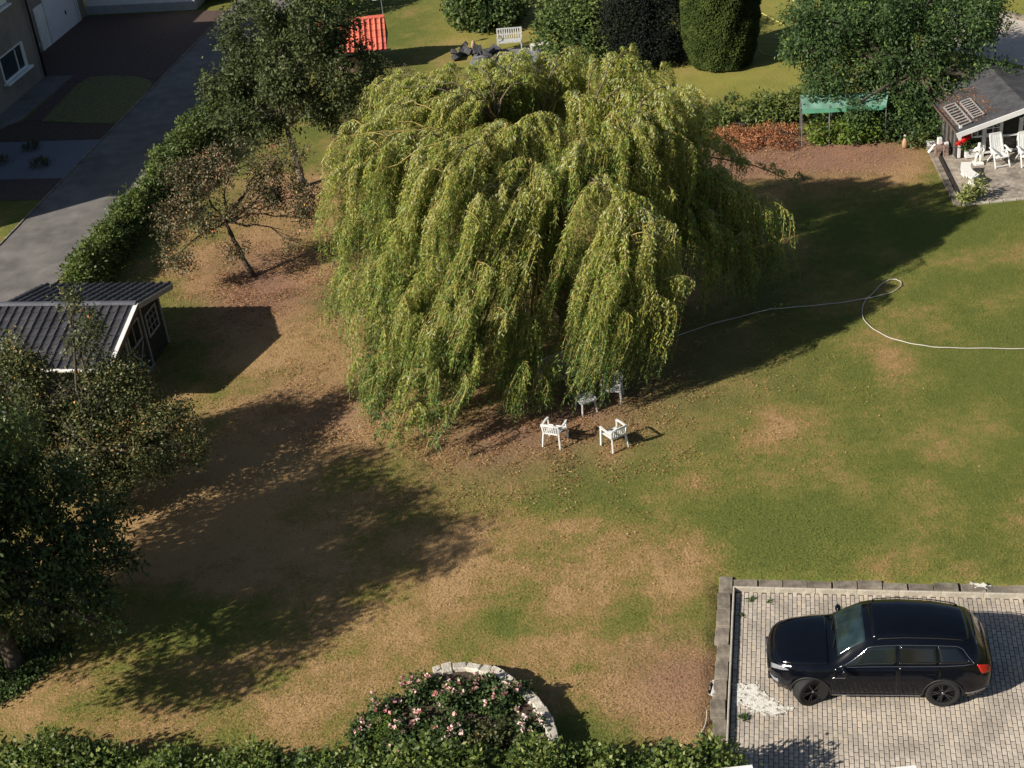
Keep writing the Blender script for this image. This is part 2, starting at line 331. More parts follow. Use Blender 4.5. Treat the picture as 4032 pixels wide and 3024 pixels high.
def leaf_obj(name, P, D, Ln, Wd, m, v, parent=None, fold=.15, S=None):
    N = len(P)
    if S is None: S = RNG.normal(size=(N, 3))
    S = U(S - D*np.sum(S*D, 1)[:, None]); V, F = leaf_quads(P, D, S, Ln, Wd, fold)
    o = npmesh(name, V, F, m, parent, {'v': np.repeat(np.clip(v, 0, 1), 4)}); o['kind'] = 'stuff'; return o
def blob_twigs(blobs, dens, noise_s=1.1, thr=-.12, hollow=.45):
    out = []
    for (cx, cy, cz, rx, ry, rz) in blobs:
        n = int(dens*4*math.pi*((rx*ry)**1.6/3+(rx*rz)**1.6/3+(ry*rz)**1.6/3)**(1/1.6))
        d = U(RNG.normal(size=(n, 3))); r_ = RNG.uniform(hollow**2, 1, n)**.5 * (1+RNG.normal(size=n)*.05)
        P = d*r_[:, None]*[rx, ry, rz] + [cx, cy, cz]; out.append(np.hstack([P, d]))
    A_ = np.vstack(out); A_ = A_[A_[:, 2] > .08]
    k = np.array([mnoise.noise(Vector((p[0]/noise_s, p[1]/noise_s, p[2]/noise_s))) > thr for p in A_]); A_ = A_[k]
    return A_[:, :3], A_[:, 3:]
def foliage(name, blobs, dens, per, spread, Ln, Wd, m, parent=None, noise_s=1.1, thr=-.12, droop=.25, vb=(.5, .22), hollow=.45, up=0, clump=.42):
    T, Dn = blob_twigs(blobs, dens, noise_s, thr, hollow); n = len(T)
    cv = np.array([mnoise.noise(Vector((p[0]/.9+40, p[1]/.9, p[2]/.9))) for p in T])*clump + RNG.normal(size=n)*.06
    P = np.repeat(T, per, 0) + RNG.normal(size=(n*per, 3))*spread
    D = U(np.repeat(Dn, per, 0)*.7 + RNG.normal(size=(n*per, 3))*.75 - np.array([0, 0, droop]) + np.array([0, 0, up]))
    v = vb[0] + np.repeat(cv, per) + RNG.normal(size=n*per)*vb[1]
    P[:, 2] = np.maximum(P[:, 2], .02)
    # leaves lie roughly facing up and outwards
    Nrm = U(np.repeat(Dn, per, 0)*.5 + np.array([0, 0, .6]) + RNG.normal(size=(n*per, 3))*.55); S = np.cross(D, Nrm)
    o = leaf_obj(name, P, D, Ln*RNG.uniform(.7, 1.2, n*per), Wd*RNG.uniform(.75, 1.2, n*per), m, v, parent, S=S)
    return o, T
def curve(a, b, bend=.15, n=6, jit=.05):
    a = Vector(a); b = Vector(b); d = b-a; pts = []
    for i in range(n+1):
        t = i/n; p = a.lerp(b, t) + Vector((0, 0, math.sin(math.pi*t)*bend*d.length)) + Vector([random.uniform(-jit, jit)*d.length*math.sin(math.pi*t) for _ in range(3)]); pts.append(p)
    return pts
def limbs(root, base, head, trunk_r, targets, m, name='branch', sub=0, T=None, bend=.08, lean=None):
    mb = MB(); pts = curve(base, head, 0, 6, .03); mb.tube(pts, [trunk_r*(1.25 if i == 0 else 1-.45*i/6) for i in range(7)], 9)
    mb.build('trunk', m, root, smooth=True)
    for t in targets:
        q = MB(); pp = curve(head, t, bend, 6, .06); q.tube(pp, [trunk_r*.5*(1-.8*i/6) for i in range(7)], 6)
        if sub and T is not None and len(T):
            tv = Vector(t); dd = np.linalg.norm(T-np.array(t), axis=1); near = np.argsort(dd)[:sub*8]; 
            for j in random.sample(list(near), min(sub, len(near))):
                q.tube(curve(pp[random.randint(2, 6)], T[j], .06, 4, .08), [trunk_r*.16, trunk_r*.12, trunk_r*.09, trunk_r*.06, trunk_r*.03], 4)
        q.build(name, m, root, smooth=True)

# ================================================================ GROUND
PK0 = Winv(*G(2895, 2330, -.12)[:2]); PKX0, PKY1 = PK0[0], PK0[1]; PKX1 = PKX0+6.95; PKY0 = PKY1-11
blobs_c = [  # x, y, radius, amount: + = dry tan / brown, - = green   (patches of drought in the turf)
 (-1.5, 28, 3.2, .55), (2.5, 30, 2.2, .45), (-6, 27, 3, .25), (3.0, 25.5, 1.7, .55), (-3, 30.5, 2.2, .3), (0.5, 31.2, 1.8, .35),
 (-9, 38, 3.5, .6), (-8.5, 48, 3.2, .75), (-7, 42.5, 2.5, .6), (-9.5, 53, 3.5, .6), (-5, 38, 3, .55), (0, 36, 3, .45), (-12, 26, 3, .3), (-11.5, 35, 4, .5), (-8.5, 58, 3, .5),
 (8.5, 34.2, 1.8, .45), (6.8, 37.5, 1.5, .35), (12, 33.2, 1.4, .35), (10.5, 31, 1.2, .25), (5, 33, 1.5, .25), (4.4, 29, 1.5, .25),
 (9.5, 29.6, 2.4, -.2), (12.5, 36, 2.5, -.25), (10.5, 36.5, 1.3, .35), (13.8, 35, 1.2, .3), (11.5, 39, 1.2, .3), (7.5, 32.5, .9, .35), (14.5, 38.2, .9, .3), (7, 35.8, .9, .3), (6, 31.5, 1.6, -.35), (1.5, 33.6, 2, -.25), (-7.2, 29.8, 2, -.05), (-6.5, 33.5, 3.5, .35), (15, 41, 4, -.2), (8, 31, 1.5, -.15), (-.6, 28.6, .45, -.7), (2.1, 28.3, .8, -.4), (1.0, 26.7, .3, -.8), (-4, 32, 1.6, -.25),
 (12.5, 53.2, 4, .6), (16.5, 52, 2, .35), (13.5, 50.6, 2.4, -.3), (16, 47, 2.5, -.3), (9, 50, 3, .25), (5, 45, 5, .15),
 (12, 61.5, 5, .05), (9, 60, 2, .1), (15, 68, 3, -.5), (0, 75, 3, .3), (-2.5, 78, 2, .15), (-3, 70, 2.5, -.1), (-16, 47, 2, .3)]
def lawn_dry(x, y):
    t = .24 + (fbm(x, y, 3.0, 3)-.5)*1.1 + (fbm(x, y, 1.0, 8, 4)-.5)*1.0
    wx = x + (fbm(x, y, 1.6, 21)-.5)*1.8; wy = y + (fbm(x, y, 1.6, 31)-.5)*1.8
    for bx, by, br, ba in blobs_c: t = t + ba*np.exp(-((wx-bx)**2+(wy-by)**2)/(br*br))
    a_ = x*EX[0]+y*EX[1]; t = np.where((a_ < -25.6) & (a_ > -27.2), t+.55, t)
    return np.clip(t, -.1, 1.25)
_cg = np.array([.14, .155, .042]); _co = np.array([.225, .205, .062]); _ct = np.array([.37, .265, .125]); _cb = np.array([.32, .175, .11]); _cs = np.array([.23, .135, .095])
leafz = [(-8.6, 47.6, 2.4, .9), (-1.2, 36.2, 2.0, .5), (1.5, 37.4, 2.2, .5), (-5.5, 38.8, 1.6, .5), (-9.5, 51, 2.2, .5), (-7, 40.5, 2, .35), (3.2, 25.6, 1.5, .7), (13, 54.2, 2.4, .8), (11, 55.5, 1.6, .9), (15.5, 53.8, 2, .6), (-8.6, 56.5, 2, .6), (3, 41, 5, .5), (9.5, 54.5, 2, .8)]
def lawn_at(x, y):          # dryness, cover colour, cover amount
    x = np.asarray(x, float); y = np.asarray(y, float); t = lawn_dry(x, y)
    b = np.clip(sum(a*np.exp(-((x-bx)**2+(y-by)**2)/(r_*r_)) for bx, by, r_, a in leafz)*1.15, 0, 1)
    f_ = fbm(x, y, .35, 51, 2)[:, None]; c = _cb*f_ + _cs*(1-f_)
    far = np.clip((y-58)/4, 0, 1)*np.clip((x+3)/3, 0, 1)*.75
    c = np.where(far[:, None] > b[:, None], np.array([.27, .25, .06])*(.8+.4*fbm(x, y, .7, 61)[:, None]), c)
    return t, np.hstack([c, np.ones((len(x), 1))]), np.maximum(b, far)
xs = np.concatenate([[-600, -250, -100, -50], np.arange(-34, 34.01, .3), [50, 100, 250, 600]])
ys = np.concatenate([[-300, -80, -10, 8], np.arange(16, 96.01, .3), [130, 250, 600, 1200]])
XX, YY = np.meshgrid(xs, ys); gx, gy = XX.ravel(), YY.ravel()
ga, gb = gx*EX[0]+gy*EX[1], gx*EY[0]+gy*EY[1]
inpk = (ga > PKX0-.34) & (ga < PKX1+.6) & (gb < PKY1+.3) & (gb > PKY0-.3)
gz = np.where(inpk, -.3, (fbm(gx, gy, 2.5, 70)-.5)*.05 - .01)
gz = np.where((ga < -26.5) & (ga > -60) & (gb > 40) & (gb < 90), -.03, gz)
nx = len(xs); idx = np.arange(len(gx)).reshape(len(ys), nx)
F = np.stack([idx[:-1, :-1], idx[:-1, 1:], idx[1:, 1:], idx[1:, :-1]], -1).reshape(-1, 4)
gd, gc, gcv = lawn_at(gx, gy)
STOPS = [(.0, (.115, .135, .031)), (.3, (.158, .162, .04)), (.5, (.21, .178, .053)), (.74, (.295, .195, .082)), (1, (.385, .25, .12))]
MT['lawn'] = lawnmat('lawn_turf', .5, .7, STOPS)
g = npmesh('ground', np.stack([gx, gy, gz], 1), F, MT['lawn'], attrs={'col': gc, 'dry': gd, 'cover': gcv}, smooth=True); tag(g, kind='structure')

def sheet(name, poly, z, m, kind='structure', t=.0, sub=None):
    mb = MB(); n = len(poly)
    if t: mb.prism(poly, z-t, z)
    else: mb.add([(x, y, z) for x, y in poly], [tuple(range(n))])
    o = mb.build(name, m, fixn=bool(t)); tag(o, kind=kind); return o
def wp(*ab): return [W(a, b)[:2] for a, b in ab]
# left plot: driveway, yard, gravel, path
sheet('driveway', wp((-30.7, 36), (-26.95, 36), (-26.8, 95), (-30.7, 95)), .012, MT['asphalt'], t=.08)
sheet('paved_yard', wp((-39.6, 67.6), (-30.78, 67.6), (-30.78, 78.3), (-39.6, 78.3)), .008, MT['yard'], t=.06)
sheet('soil_strip', wp((-44, 59.9), (-30.78, 59.9), (-30.78, 62.4), (-44, 62.4)), .002, MT['soil'], t=.05)
sheet('paved_strip', wp((-44, 53.4), (-30.78, 53.4), (-30.78, 55.55), (-44, 55.55)), .004, MT['yard'], t=.05)
sheet('gravel_bed', wp((-44, 55.6), (-30.78, 55.6), (-30.78, 59.85), (-44, 59.85)), .006, MT['gravel'], t=.05)
sheet('house_path', wp((-37.5, 59.9), (-36.1, 62.4), (-35.9, 68.55), (-37.5, 68.55)), .01, MT['asphalt'], t=.05)
sheet('dark_paving', wp((-35.9, 62.45), (-30.78, 62.45), (-30.78, 67.55), (-35.9, 67.55)), -.004, MT['yard'], t=.04)
ov = []
for i in range(36):
    a = 2*math.pi*i/36; u_, v_ = math.cos(a), math.sin(a); k = (abs(u_)**2.6+abs(v_)**2.6)**(-1/2.6)
    ov.append((-33.0+u_*k*2.05+v_*k*.45, 64.9+v_*k*3.0))
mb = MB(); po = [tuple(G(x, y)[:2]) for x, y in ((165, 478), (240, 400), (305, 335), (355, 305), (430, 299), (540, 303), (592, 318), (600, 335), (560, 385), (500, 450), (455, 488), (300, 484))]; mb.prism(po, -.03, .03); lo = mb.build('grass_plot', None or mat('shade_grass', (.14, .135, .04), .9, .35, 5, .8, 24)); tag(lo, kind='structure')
# concrete edging strips beside the driveway
for a0, b0, b1, nm in ((-30.74, 40, 78, 'left'), (-26.88, 40, 72, 'right')):
    root = thing('driveway_edging', 'pale concrete kerb strip along the %s side of the asphalt driveway' % ('house' if nm == 'left' else 'hedge'), 'kerb')
    b = b0; src = None
    while b < b1:
        if src is None: q = MB(); q.box((0, 0, 0), (.075, .98, .16)); src = q.build('kerbstone', MT['concrete'], root, bevel=.008); o = src
        else: o = inst(src, root)
        o.location = W(a0+random.uniform(-.008, .008), b+.5, -.02+random.uniform(-.006, .006)); o.rotation_euler = (0, 0, GA+random.uniform(-.01, .01)); b += 1.0
# the bare path across the back of the lawn and road at the far right
P_ = [G(x, y)[:2] for x, y in ((3700, 40), (3930, 48), (3960, 62), (4040, 88), (4300, 140), (4300, 330), (4040, 262), (3700, 190))]
sheet('road', [tuple(p) for p in P_], .02, mat('pale_road', (.52, .45, .38), .9, .12, 2, .3, 30), t=.05)
P_ = [G(x, y)[:2] for x, y in ((3955, 48), (4040, 72), (4200, 120), (4200, 128), (4040, 82), (3955, 58))]
q = MB(); q.prism([tuple(p) for p in P_], -.02, .1); tag(q.build('road_kerb', MT['concrete']), kind='structure')

# ================================================================ PARKING
pk = sheet('parking_bed', wp((PKX0-.02, PKY0), (PKX1+.02, PKY0), (PKX1+.02, PKY1+.02), (PKX0-.02, PKY1+.02)), -.130, MT['paving_base'], t=.05)
PW, PL = .1075, .215
cell = []
nxp = int((PKX1-PKX0)/PW)
for i in range(nxp):
    off = (i % 2)*PL/2 + random.uniform(-.012, .012)
    j = -1 if i % 2 else 0
    while True:
        cb = PKY1-.02-PL/2-off-j*PL
        if cb < PKY1-6.6: break
        p = W(PKX0+.02+PW*(i+.5), cb, -.12); sx, sy = scale_at(p)
        if -60 < sy < 3080 and sx < 4110: cell.append((sy+.05*sx, p, random.uniform(-.03, .03)))
        j += 1
cell.sort(key=lambda c: -c[0])
def paver_mb(mb, p, rz, tz=0, s=1):
    hw, hl = PW/2-.0065, PL/2-.009; m = Matrix.Rotation(rz, 3, 'Z'); c = Vector(p); V = []
    for z, k in ((-.05, 0), (-.008, 0), (0, .007)):
        for x, y in ((-hw+k, -hl+k), (hw-k, -hl+k), (hw-k, hl-k), (-hw+k, hl-k)): V.append(m @ Vector((x, y, z)) + c)
    F = [(8, 9, 10, 11)]
    for r_ in (0, 4):
        for k in range(4): F.append((r_+k, r_+(k+1) % 4, r_+4+(k+1) % 4, r_+4+k))
    mb.add(V, F)
q = MB(); paver_mb(q, (0, 0, 0), 0); psrc = None
for k, (key, p, jr) in enumerate(cell[:300]):
    p = (p[0], p[1], -.12+random.uniform(-.004, .004))
    if psrc is None: psrc = q.build('paver', MT['paver'], pk); o = psrc
    else: o = inst(psrc, pk)
    o.location = p; o.rotation_euler = (random.uniform(-.012, .012), random.uniform(-.012, .012), GA+jr)
q = MB(); vv = []
for key, p, jr in cell[300:]:
    n0 = len(q.v); paver_mb(q, (p[0], p[1], -.12+random.uniform(-.004, .004)), GA+jr); vv += [random.random()]*(len(q.v)-n0)
pm = leafmat('paver_many', [(.0, (.42, .37, .31)), (.5, (.5, .435, .36)), (.8, (.53, .46, .38)), (1, (.56, .47, .36))], .85, 0, grime=.28)
o = q.build('paver_rest', pm, pk, fixn=False); o.name = 'pavers'; o['kind'] = 'stuff'
o.data.attributes.new('v', 'FLOAT', 'POINT').data.foreach_set('value', vv)
# raised concrete rim: upright boards and old flat slabs on the lawn side
rim = thing('parking_rim', 'weathered concrete slabs and upright kerb boards round the brick parking bay', 'kerb')
def run(x0, y0, x1, y1, width, zt, th, n, m, nm, gap=.01, jit=.01, base=-.2):
    dx, dy = (x1-x0)/n, (y1-y0)/n; ln = math.hypot(dx, dy); a = math.atan2(dy, dx)+GA; src = None
    for i in range(n):
        q = MB(); q.box((0, 0, 0), (ln-gap, width*random.uniform(.93, 1.05), th)); o = q.build(nm, m, rim, bevel=.012)
        o.location = W(x0+dx*(i+.5)+random.uniform(-jit, jit), y0+dy*(i+.5)+random.uniform(-jit, jit), zt-th/2+random.uniform(-jit, jit)*.6); o.rotation_euler = (random.uniform(-jit, jit), random.uniform(-jit, jit), a+random.uniform(-jit, jit))
run(PKX0-.03, PKY1+.05, PKX0-.03, PKY1-6.5, .05, .03, .3, 7, MT['edging'], 'kerb_board', .004, .002)
run(PKX0-.03, PKY1+.03, PKX1+.05, PKY1+.03, .05, .03, .3, 7, MT['edging'], 'kerb_board', .004, .002)
run(PKX1+.03, PKY1+.0, PKX1+.03, PKY1-3.2, .05, .03, .3, 4, MT['edging'], 'kerb_board', .004, .002)
run(PKX0-.25, PKY1+.42, PKX0-.23, PKY1-6.5, .33, .02, .3, 11, MT['concrete'], 'slab', .02, .04)
run(PKX0-.02, PKY1+.22, PKX1+.3, PKY1+.22, .3, .015, .3, 12, MT['concrete'], 'slab', .02, .035)
run(PKX1+.25, PKY1+.05, PKX1+.25, PKY1-3.2, .38, .02, .3, 6, MT['concrete'], 'slab', .012, .02)
# dried spill of white plaster
def splat(name, pts, z, m, label):
    rnd = []
    for i in range(len(pts)):
        a = Vector(pts[i]); b = Vector(pts[(i+1) % len(pts)])
        for k in range(5):
            t = k/5; p = a.lerp(b, t); rnd.append((p.x+random.uniform(-.05, .05), p.y+random.uniform(-.05, .05)))
    q = MB(); q.prism(rnd, z-.004, z+.006); cx = sum(p[0] for p in rnd)/len(rnd); cy = sum(p[1] for p in rnd)/len(rnd); ex = max(p[0] for p in rnd)-min(p[0] for p in rnd)
    for k in range(int(26*ex*ex)):
        p = random.choice(rnd); a_ = random.uniform(0, 6.3); dd = abs(random.gauss(0, .1)); r_ = random.uniform(.015, .045); c_ = (p[0]+math.cos(a_)*dd, p[1]+math.sin(a_)*dd)
        q.prism([(c_[0]+r_*random.uniform(.6, 1.3)*math.cos(t_), c_[1]+r_*random.uniform(.6, 1.3)*math.sin(t_)) for t_ in (0, 1, 2, 3, 4, 5)], z-.004, z+.004+.001*(k % 3))
    o = q.build(name, m); tag(o, label, 'spill'); return o
sp = [tuple(G(2700+x*.602, 2250+y*.602, -.11)[:2]) for x, y in ((318, 740), (450, 735), (520, 790), (600, 850), (670, 905), (640, 935), (530, 950), (440, 900), (390, 880), (320, 870))]
splat('plaster_spill', sp, -.108, MT['spill'], 'big white dried plaster patch on the brick paving near the front wheel')
sp = [tuple(G(2700+x*.602, 2250+y*.602, .03)[:2]) for x, y in ((170, 715), (195, 720), (188, 780), (178, 812), (155, 805), (165, 760))]
splat('plaster_splash', sp, .03, MT['spill'], 'small white dried splash on the kerb slab left of the parking bay')
sp = [tuple(G(2700+x*.602, 2250+y*.602, .03)[:2]) for x, y in ((1870, 78), (1960, 76), (1995, 100), (1950, 110), (1900, 96))]
splat('plaster_splash', sp, .025, MT['spill'], 'small white splash on the kerb slabs above the rear of the car')

# ================================================================ CAR
def build_car():
    a = G(2980+500*.425, 2320+1070*.425, -.12); b = G(2980+1712*.425, 2320+1083*.425, -.12)
    ang = math.atan2(a[1]-b[1], a[0]-b[0]); mid = (a+b)/2; left = np.array([-math.sin(ang), math.cos(ang), 0])
    c = mid - left*.86 - np.array([math.cos(ang), math.sin(ang), 0])*.08
    car = thing('parked_car', 'black estate SUV parked nose left on the brick bay with its front wheels turned', 'car', (c[0]+.02, c[1]+.09, -.12), ang); car.scale = (1, 1, 1.03)
    T = np.array([ # x   ws   wd   wb  zbelt  wr   zre   zc
     [2.46, .20, .30, .29, .68, .22, .76, .785], [2.43, .42, .50, .48, .79, .42, .88, .91], [2.34, .60, .67, .64, .885, .53, .97, 1.0], [2.2, .72, .79, .75, .935, .62, 1.01, 1.05],
     [1.95, .83, .89, .85, .985, .71, 1.06, 1.105], [1.5, .92, .965, .91, 1.02, .76, 1.10, 1.155], [1.15, .93, .975, .92, 1.045, .77, 1.12, 1.19], [1.0, .93, .97, .915, 1.055, .76, 1.16, 1.215],
     [.66, .93, .97, .905, 1.065, .70, 1.38, 1.46], [.34, .93, .97, .90, 1.07, .65, 1.55, 1.635], [.12, .93, .97, .90, 1.075, .635, 1.61, 1.70], [-.5, .93, .97, .905, 1.085, .63, 1.645, 1.75],
     [-1.2, .94, .985, .92, 1.105, .61, 1.61, 1.70], [-1.75, .94, .985, .92, 1.14, .575, 1.54, 1.63], [-2.0, .91, .95, .87, 1.15, .55, 1.48, 1.575], [-2.1, .88, .92, .84, 1.14, .57, 1.39, 1.45],
     [-2.3, .79, .84, .76, 1.08, .58, 1.13, 1.18], [-2.4, .68, .74, .68, .97, .54, 1.03, 1.06], [-2.44, .54, .62, .58, .86, .46, .92, .95]])
    T = T[::-1]; X = np.linspace(-2.44, 2.46, 197); D_ = np.stack([np.interp(X, T[:, 0], T[:, i]) for i in range(8)], 1)
    k = np.exp(-np.linspace(-2, 2, 9)**2); k /= k.sum(); pad = np.pad(D_, ((4, 4), (0, 0)), 'edge')
    Dm = np.stack([np.convolve(pad[:, i], k, 'valid') for i in range(8)], 1); Dm[:, 0] = X; kk = np.clip((Dm[:, 6]-1.15)/.45, 0, 1); Dm[:, 6] += .04*kk; Dm[:, 7] += .05*kk; Dm[:, 5] += .05*kk
    RW = .43; XW = (1.53, -1.36)
    def sec(x):
        _, ws, wd, wb, zb, wr, zre, zc = [np.interp(x, X, Dm[:, i]) for i in range(8)]
        zs = .27 + .1*max(0, (x-1.9)/.55) + .12*max(0, (-x-1.9)/.55); za = 0
        for xw in XW:
            dx = x-xw
            if abs(dx) < RW: za = .36+math.sqrt(RW*RW-dx*dx)
        z1 = max(zs, za); z2 = max(.5, z1+.03); z3 = max(.80 if zb > .9 else zb-.12, z2+.03)
        z3 = min(z3, zb-.03); z2 = min(z2, z3-.02); z1 = min(z1, z2-.01)
        fl = .012 if za else 0
        zm = zb+(zre-zb)*.0
        return [(0, z1-.02), (ws+fl, z1), (wd+fl, z2), (wd-.004+fl*.5, z3), (wb, zb), (wr, zre), (wr*.62, zre+(zc-zre)*.72), (0, zc)]
    def pt(x, c, off=0):
        s = sec(x); mir = c > 7; cc = 14-c if mir else c; i = min(int(cc), 6); t = cc-i
        y = s[i][0]+(s[i+1][0]-s[i][0])*t; z = s[i][1]+(s[i+1][1]-s[i][1])*t
        if off:
            dy, dz = s[i+1][0]-s[i][0], s[i+1][1]-s[i][1]; l = math.hypot(dy, dz) or 1; y += dz/l*off; z -= dy/l*off
        return Vector((x, -y if mir else y, z))
    def panel(name, xa, xb, ca, cb, off, m, nx_=16, nc=6, parent=car, shape=None, smooth=True, rimt=0):
        V = []; F = []
        for i in range(nx_+1):
            for j in range(nc+1):
                u_, v_ = i/nx_, j/nc; x = xa+(xb-xa)*u_; c_ = ca+(cb-ca)*v_
                if shape: x, c_ = shape(u_, v_)
                V.append(pt(x, c_, off))
        for i in range(nx_):
            for j in range(nc): q_ = i*(nc+1)+j; F.append((q_, q_+1, q_+nc+2, q_+nc+1))
        mb = MB(); mb.add(V, F); o = mb.build(name, m, parent, smooth=smooth, fixn=True)
        sd = o.modifiers.new('thickness', 'SOLIDIFY'); sd.thickness = .006; sd.offset = 0
        return o
    # body shell
    xsn = sorted(set(list(np.linspace(-2.44, 2.46, 90)) + [xw+s_*RW*math.cos(t) for xw in XW for t in np.linspace(.02, 1.57, 9) for s_ in (-1, 1)]))
    V = []; F = []; nc = 15
    cs = [0, 1, 2, 3, 3.5, 4, 5, 6, 7, 8, 9, 10, 10.5, 11, 12, 13]; nc = len(cs)
    for x in xsn:
        for c_ in cs: V.append(pt(x, c_))
    for i in range(len(xsn)-1):
        for j in range(nc-1): F.append((i*nc+j, i*nc+j+1, (i+1)*nc+j+1, (i+1)*nc+j))
        F.append((i*nc+nc-1, i*nc, (i+1)*nc, (i+1)*nc+nc-1))
    F.append(tuple(range(nc))); F.append(tuple((len(xsn)-1)*nc+j for j in range(nc))[::-1])
    mb = MB(); mb.add(V, F); mb.build('body', MT['black'], car, smooth=True)
    q = MB(); q.box((0, 0, .42), (4.5, 1.3, .34)); q.box((.08, 0, .45), (2.05, 1.78, .36)); q.build('underbody', MT['plastic'], car)
    for s in (1, -1):
        m_ = (lambda c: c) if s == 1 else (lambda c: 14-c)
        panel('door', 1.02, -.36, m_(1.25), m_(3.97), .006, MT['black'], 22, 8)
        def rd(u_, v_, m_=m_): 
            x = -.375 + (-1.28+.375)*u_ if v_ > .62 else -.375+(-.93+.375 - .35*(v_/.62)**1.5)*u_
            return x, m_(1.25+2.72*v_)
        panel('door', 0, 0, 0, 0, .006, MT['black'], 14, 10, shape=rd)
        # side glass: front, rear, quarter
        def sg(xa0, xb0, xa1, xb1):
            return lambda u_, v_: (xa0+(xb0-xa0)*u_ + ((xa1-xa0)*(1-u_)+(xb1-xb0)*u_)*v_, m_(4.08+.68*v_))
        panel('window', 0, 0, 0, 0, .009, MT['glass'], 12, 6, shape=sg(.86, -.33, .30, -.33))
        panel('window', 0, 0, 0, 0, .009, MT['dglass'], 10, 6, shape=sg(-.385, -1.22, -.385, -1.17))
        panel('window', 0, 0, 0, 0, .009, MT['dglass'], 8, 6, shape=sg(-1.265, -1.93, -1.215, -1.62))
        mb = MB(); pts = []
        for t in np.linspace(0, 1, 22): pts.append(pt(.93+(-2.0-.93)*t, m_(4.02), .012))
        for t in np.linspace(0, 1, 20)[1:]: pts.append(pt(-1.99+(.28+1.99)*t if t > .12 else -1.99+t/.12*.27, m_(4.03+.76*min(1, t/.12)), .012))
        for t in np.linspace(0, 1, 8)[1:]: pts.append(pt(.28+(.93-.28)*t, m_(4.79-.76*t), .012))
        mb.tube(pts[1:], .009, 5); mb.build('window_trim', MT['chrome'], car, smooth=True)
        panel('sill_trim', -.88, 1.06, m_(1.04), m_(1.16), .008, MT['chrome'], 20, 1)
        panel('fender_badge', 1.06, .78, m_(3.02), m_(3.08), .012, MT['chrome'], 4, 1)
        panel('bumper_trim', -2.40, -1.84, m_(1.5), m_(1.66), .01, MT['chrome'], 10, 1)
        panel('headlight', 2.02, 2.41, m_(3.38), m_(4.35), .012, MT['lens'], 8, 5, shape=lambda u_, v_: (2.0+.12*v_+(.40-.12*v_)*u_, m_(3.42+.9*v_-.25*(1-u_)*v_+.25*(1-u_)*(1-v_))))
        panel('fog_lamp', 2.24, 2.42, m_(1.9), m_(2.25), .012, MT['lens'], 5, 2)
        panel('taillight', -2.1, -2.41, m_(3.2), m_(4.0), .012, MT['red'], 6, 4, shape=lambda u_, v_: (-2.06-.12*(1-v_)-(.35-.12*(1-v_))*u_, m_(3.25+.7*v_)))
        # arch lining
        for xw in XW:
            mb = MB(); pts = []; rr = RW
            for t in np.linspace(.0, math.pi, 20):
                x = xw+math.cos(t)*(rr+.01); z = .36+math.sin(t)*(rr+.01); y = np.interp(x, X, Dm[:, 2])+.006
                pts.append((x, s*y, max(z, .30)))
            mb.tube(pts, .026, 5); mb.build('arch_trim', MT['plastic'], car, smooth=True)
            mb = MB(); mb.lathe([(.05, .0), (.405, .0), (.405, .36), (.05, .36)], 20, 'Y', (xw, .52 if s == 1 else -.88, .37)); mb.build('wheel_well', MT['plastic'], car)
        # mirror
        q = MB(); q.blob((.80, s*1.06, 1.10), (.075, .12, .075), 10, 7); q.bar((.80, s*.90, 1.07), (.80, s*1.0, 1.08), .04, .03); q.build('wing_mirror', MT['black'], car, smooth=True)
        # roof rail
        q = MB(); q.tube([pt(.08, m_(5.05), .008)]+[pt(x, m_(5.05), .035) for x in np.linspace(.0, -1.7, 12)]+[pt(-1.8, m_(5.05), .008)], .014, 6); q.build('roof_rail', MT['plastic'], car, smooth=True)
        for x in (-.18, -1.08): q = MB(); p = pt(x, m_(3.45), .022); q.box(p, (.2, .02, .028)); q.build('door_handle', MT['black'], car, bevel=.006)
    panel('bonnet', 1.13, 2.33, 4.75, 9.25, .006, MT['black'], 18, 12, shape=lambda u_, v_: (1.13+u_*(1.2-.18*(2*v_-1)**2), 4.55+4.9*v_))
    panel('windscreen', .93, .33, 5.12, 8.88, .008, MT['screen'], 10, 10)
    panel('roof', .20, -1.93, 5.25, 8.75, .005, MT['black'], 20, 10)
    panel('rear_window', -2.06, -2.27, 5.2, 8.8, .008, MT['screen'], 6, 8)
    panel('tailgate', -2.30, -2.425, 4.2, 9.8, .008, MT['black'], 5, 10)
    q = MB(); q.box((2.452, 0, .70), (.03, .9, .16)); q.build('grille', MT['plastic'], car)
    for z in (.655, .70, .745): q = MB(); q.box((2.472, 0, z), (.012, .9, .014)); q.build('grille_bar', MT['chrome'], car)
    q = MB(); q.box((2.42, 0, .42), (.08, 1.0, .12)); q.build('air_intake', MT['plastic'], car)
    q = MB(); q.lathe([(.0, 0), (.05, 0), (.05, .012), (.0, .012)], 14, 'Y', (0, 0, 0)); o = q.build('badge', MT['chrome'], car); o.location = (2.478, 0, .72); o.rotation_euler = (0, 0, R(-90))
    for s_, y0 in ((1, .15), (1, -.45)): q = MB(); q.bar(pt(1.02, 7, .02)+Vector((0, y0+.3, 0)), pt(.9, 7, .03)+Vector((0, y0-.25, -.02)), .018, .012); q.build('wiper', MT['plastic'], car)
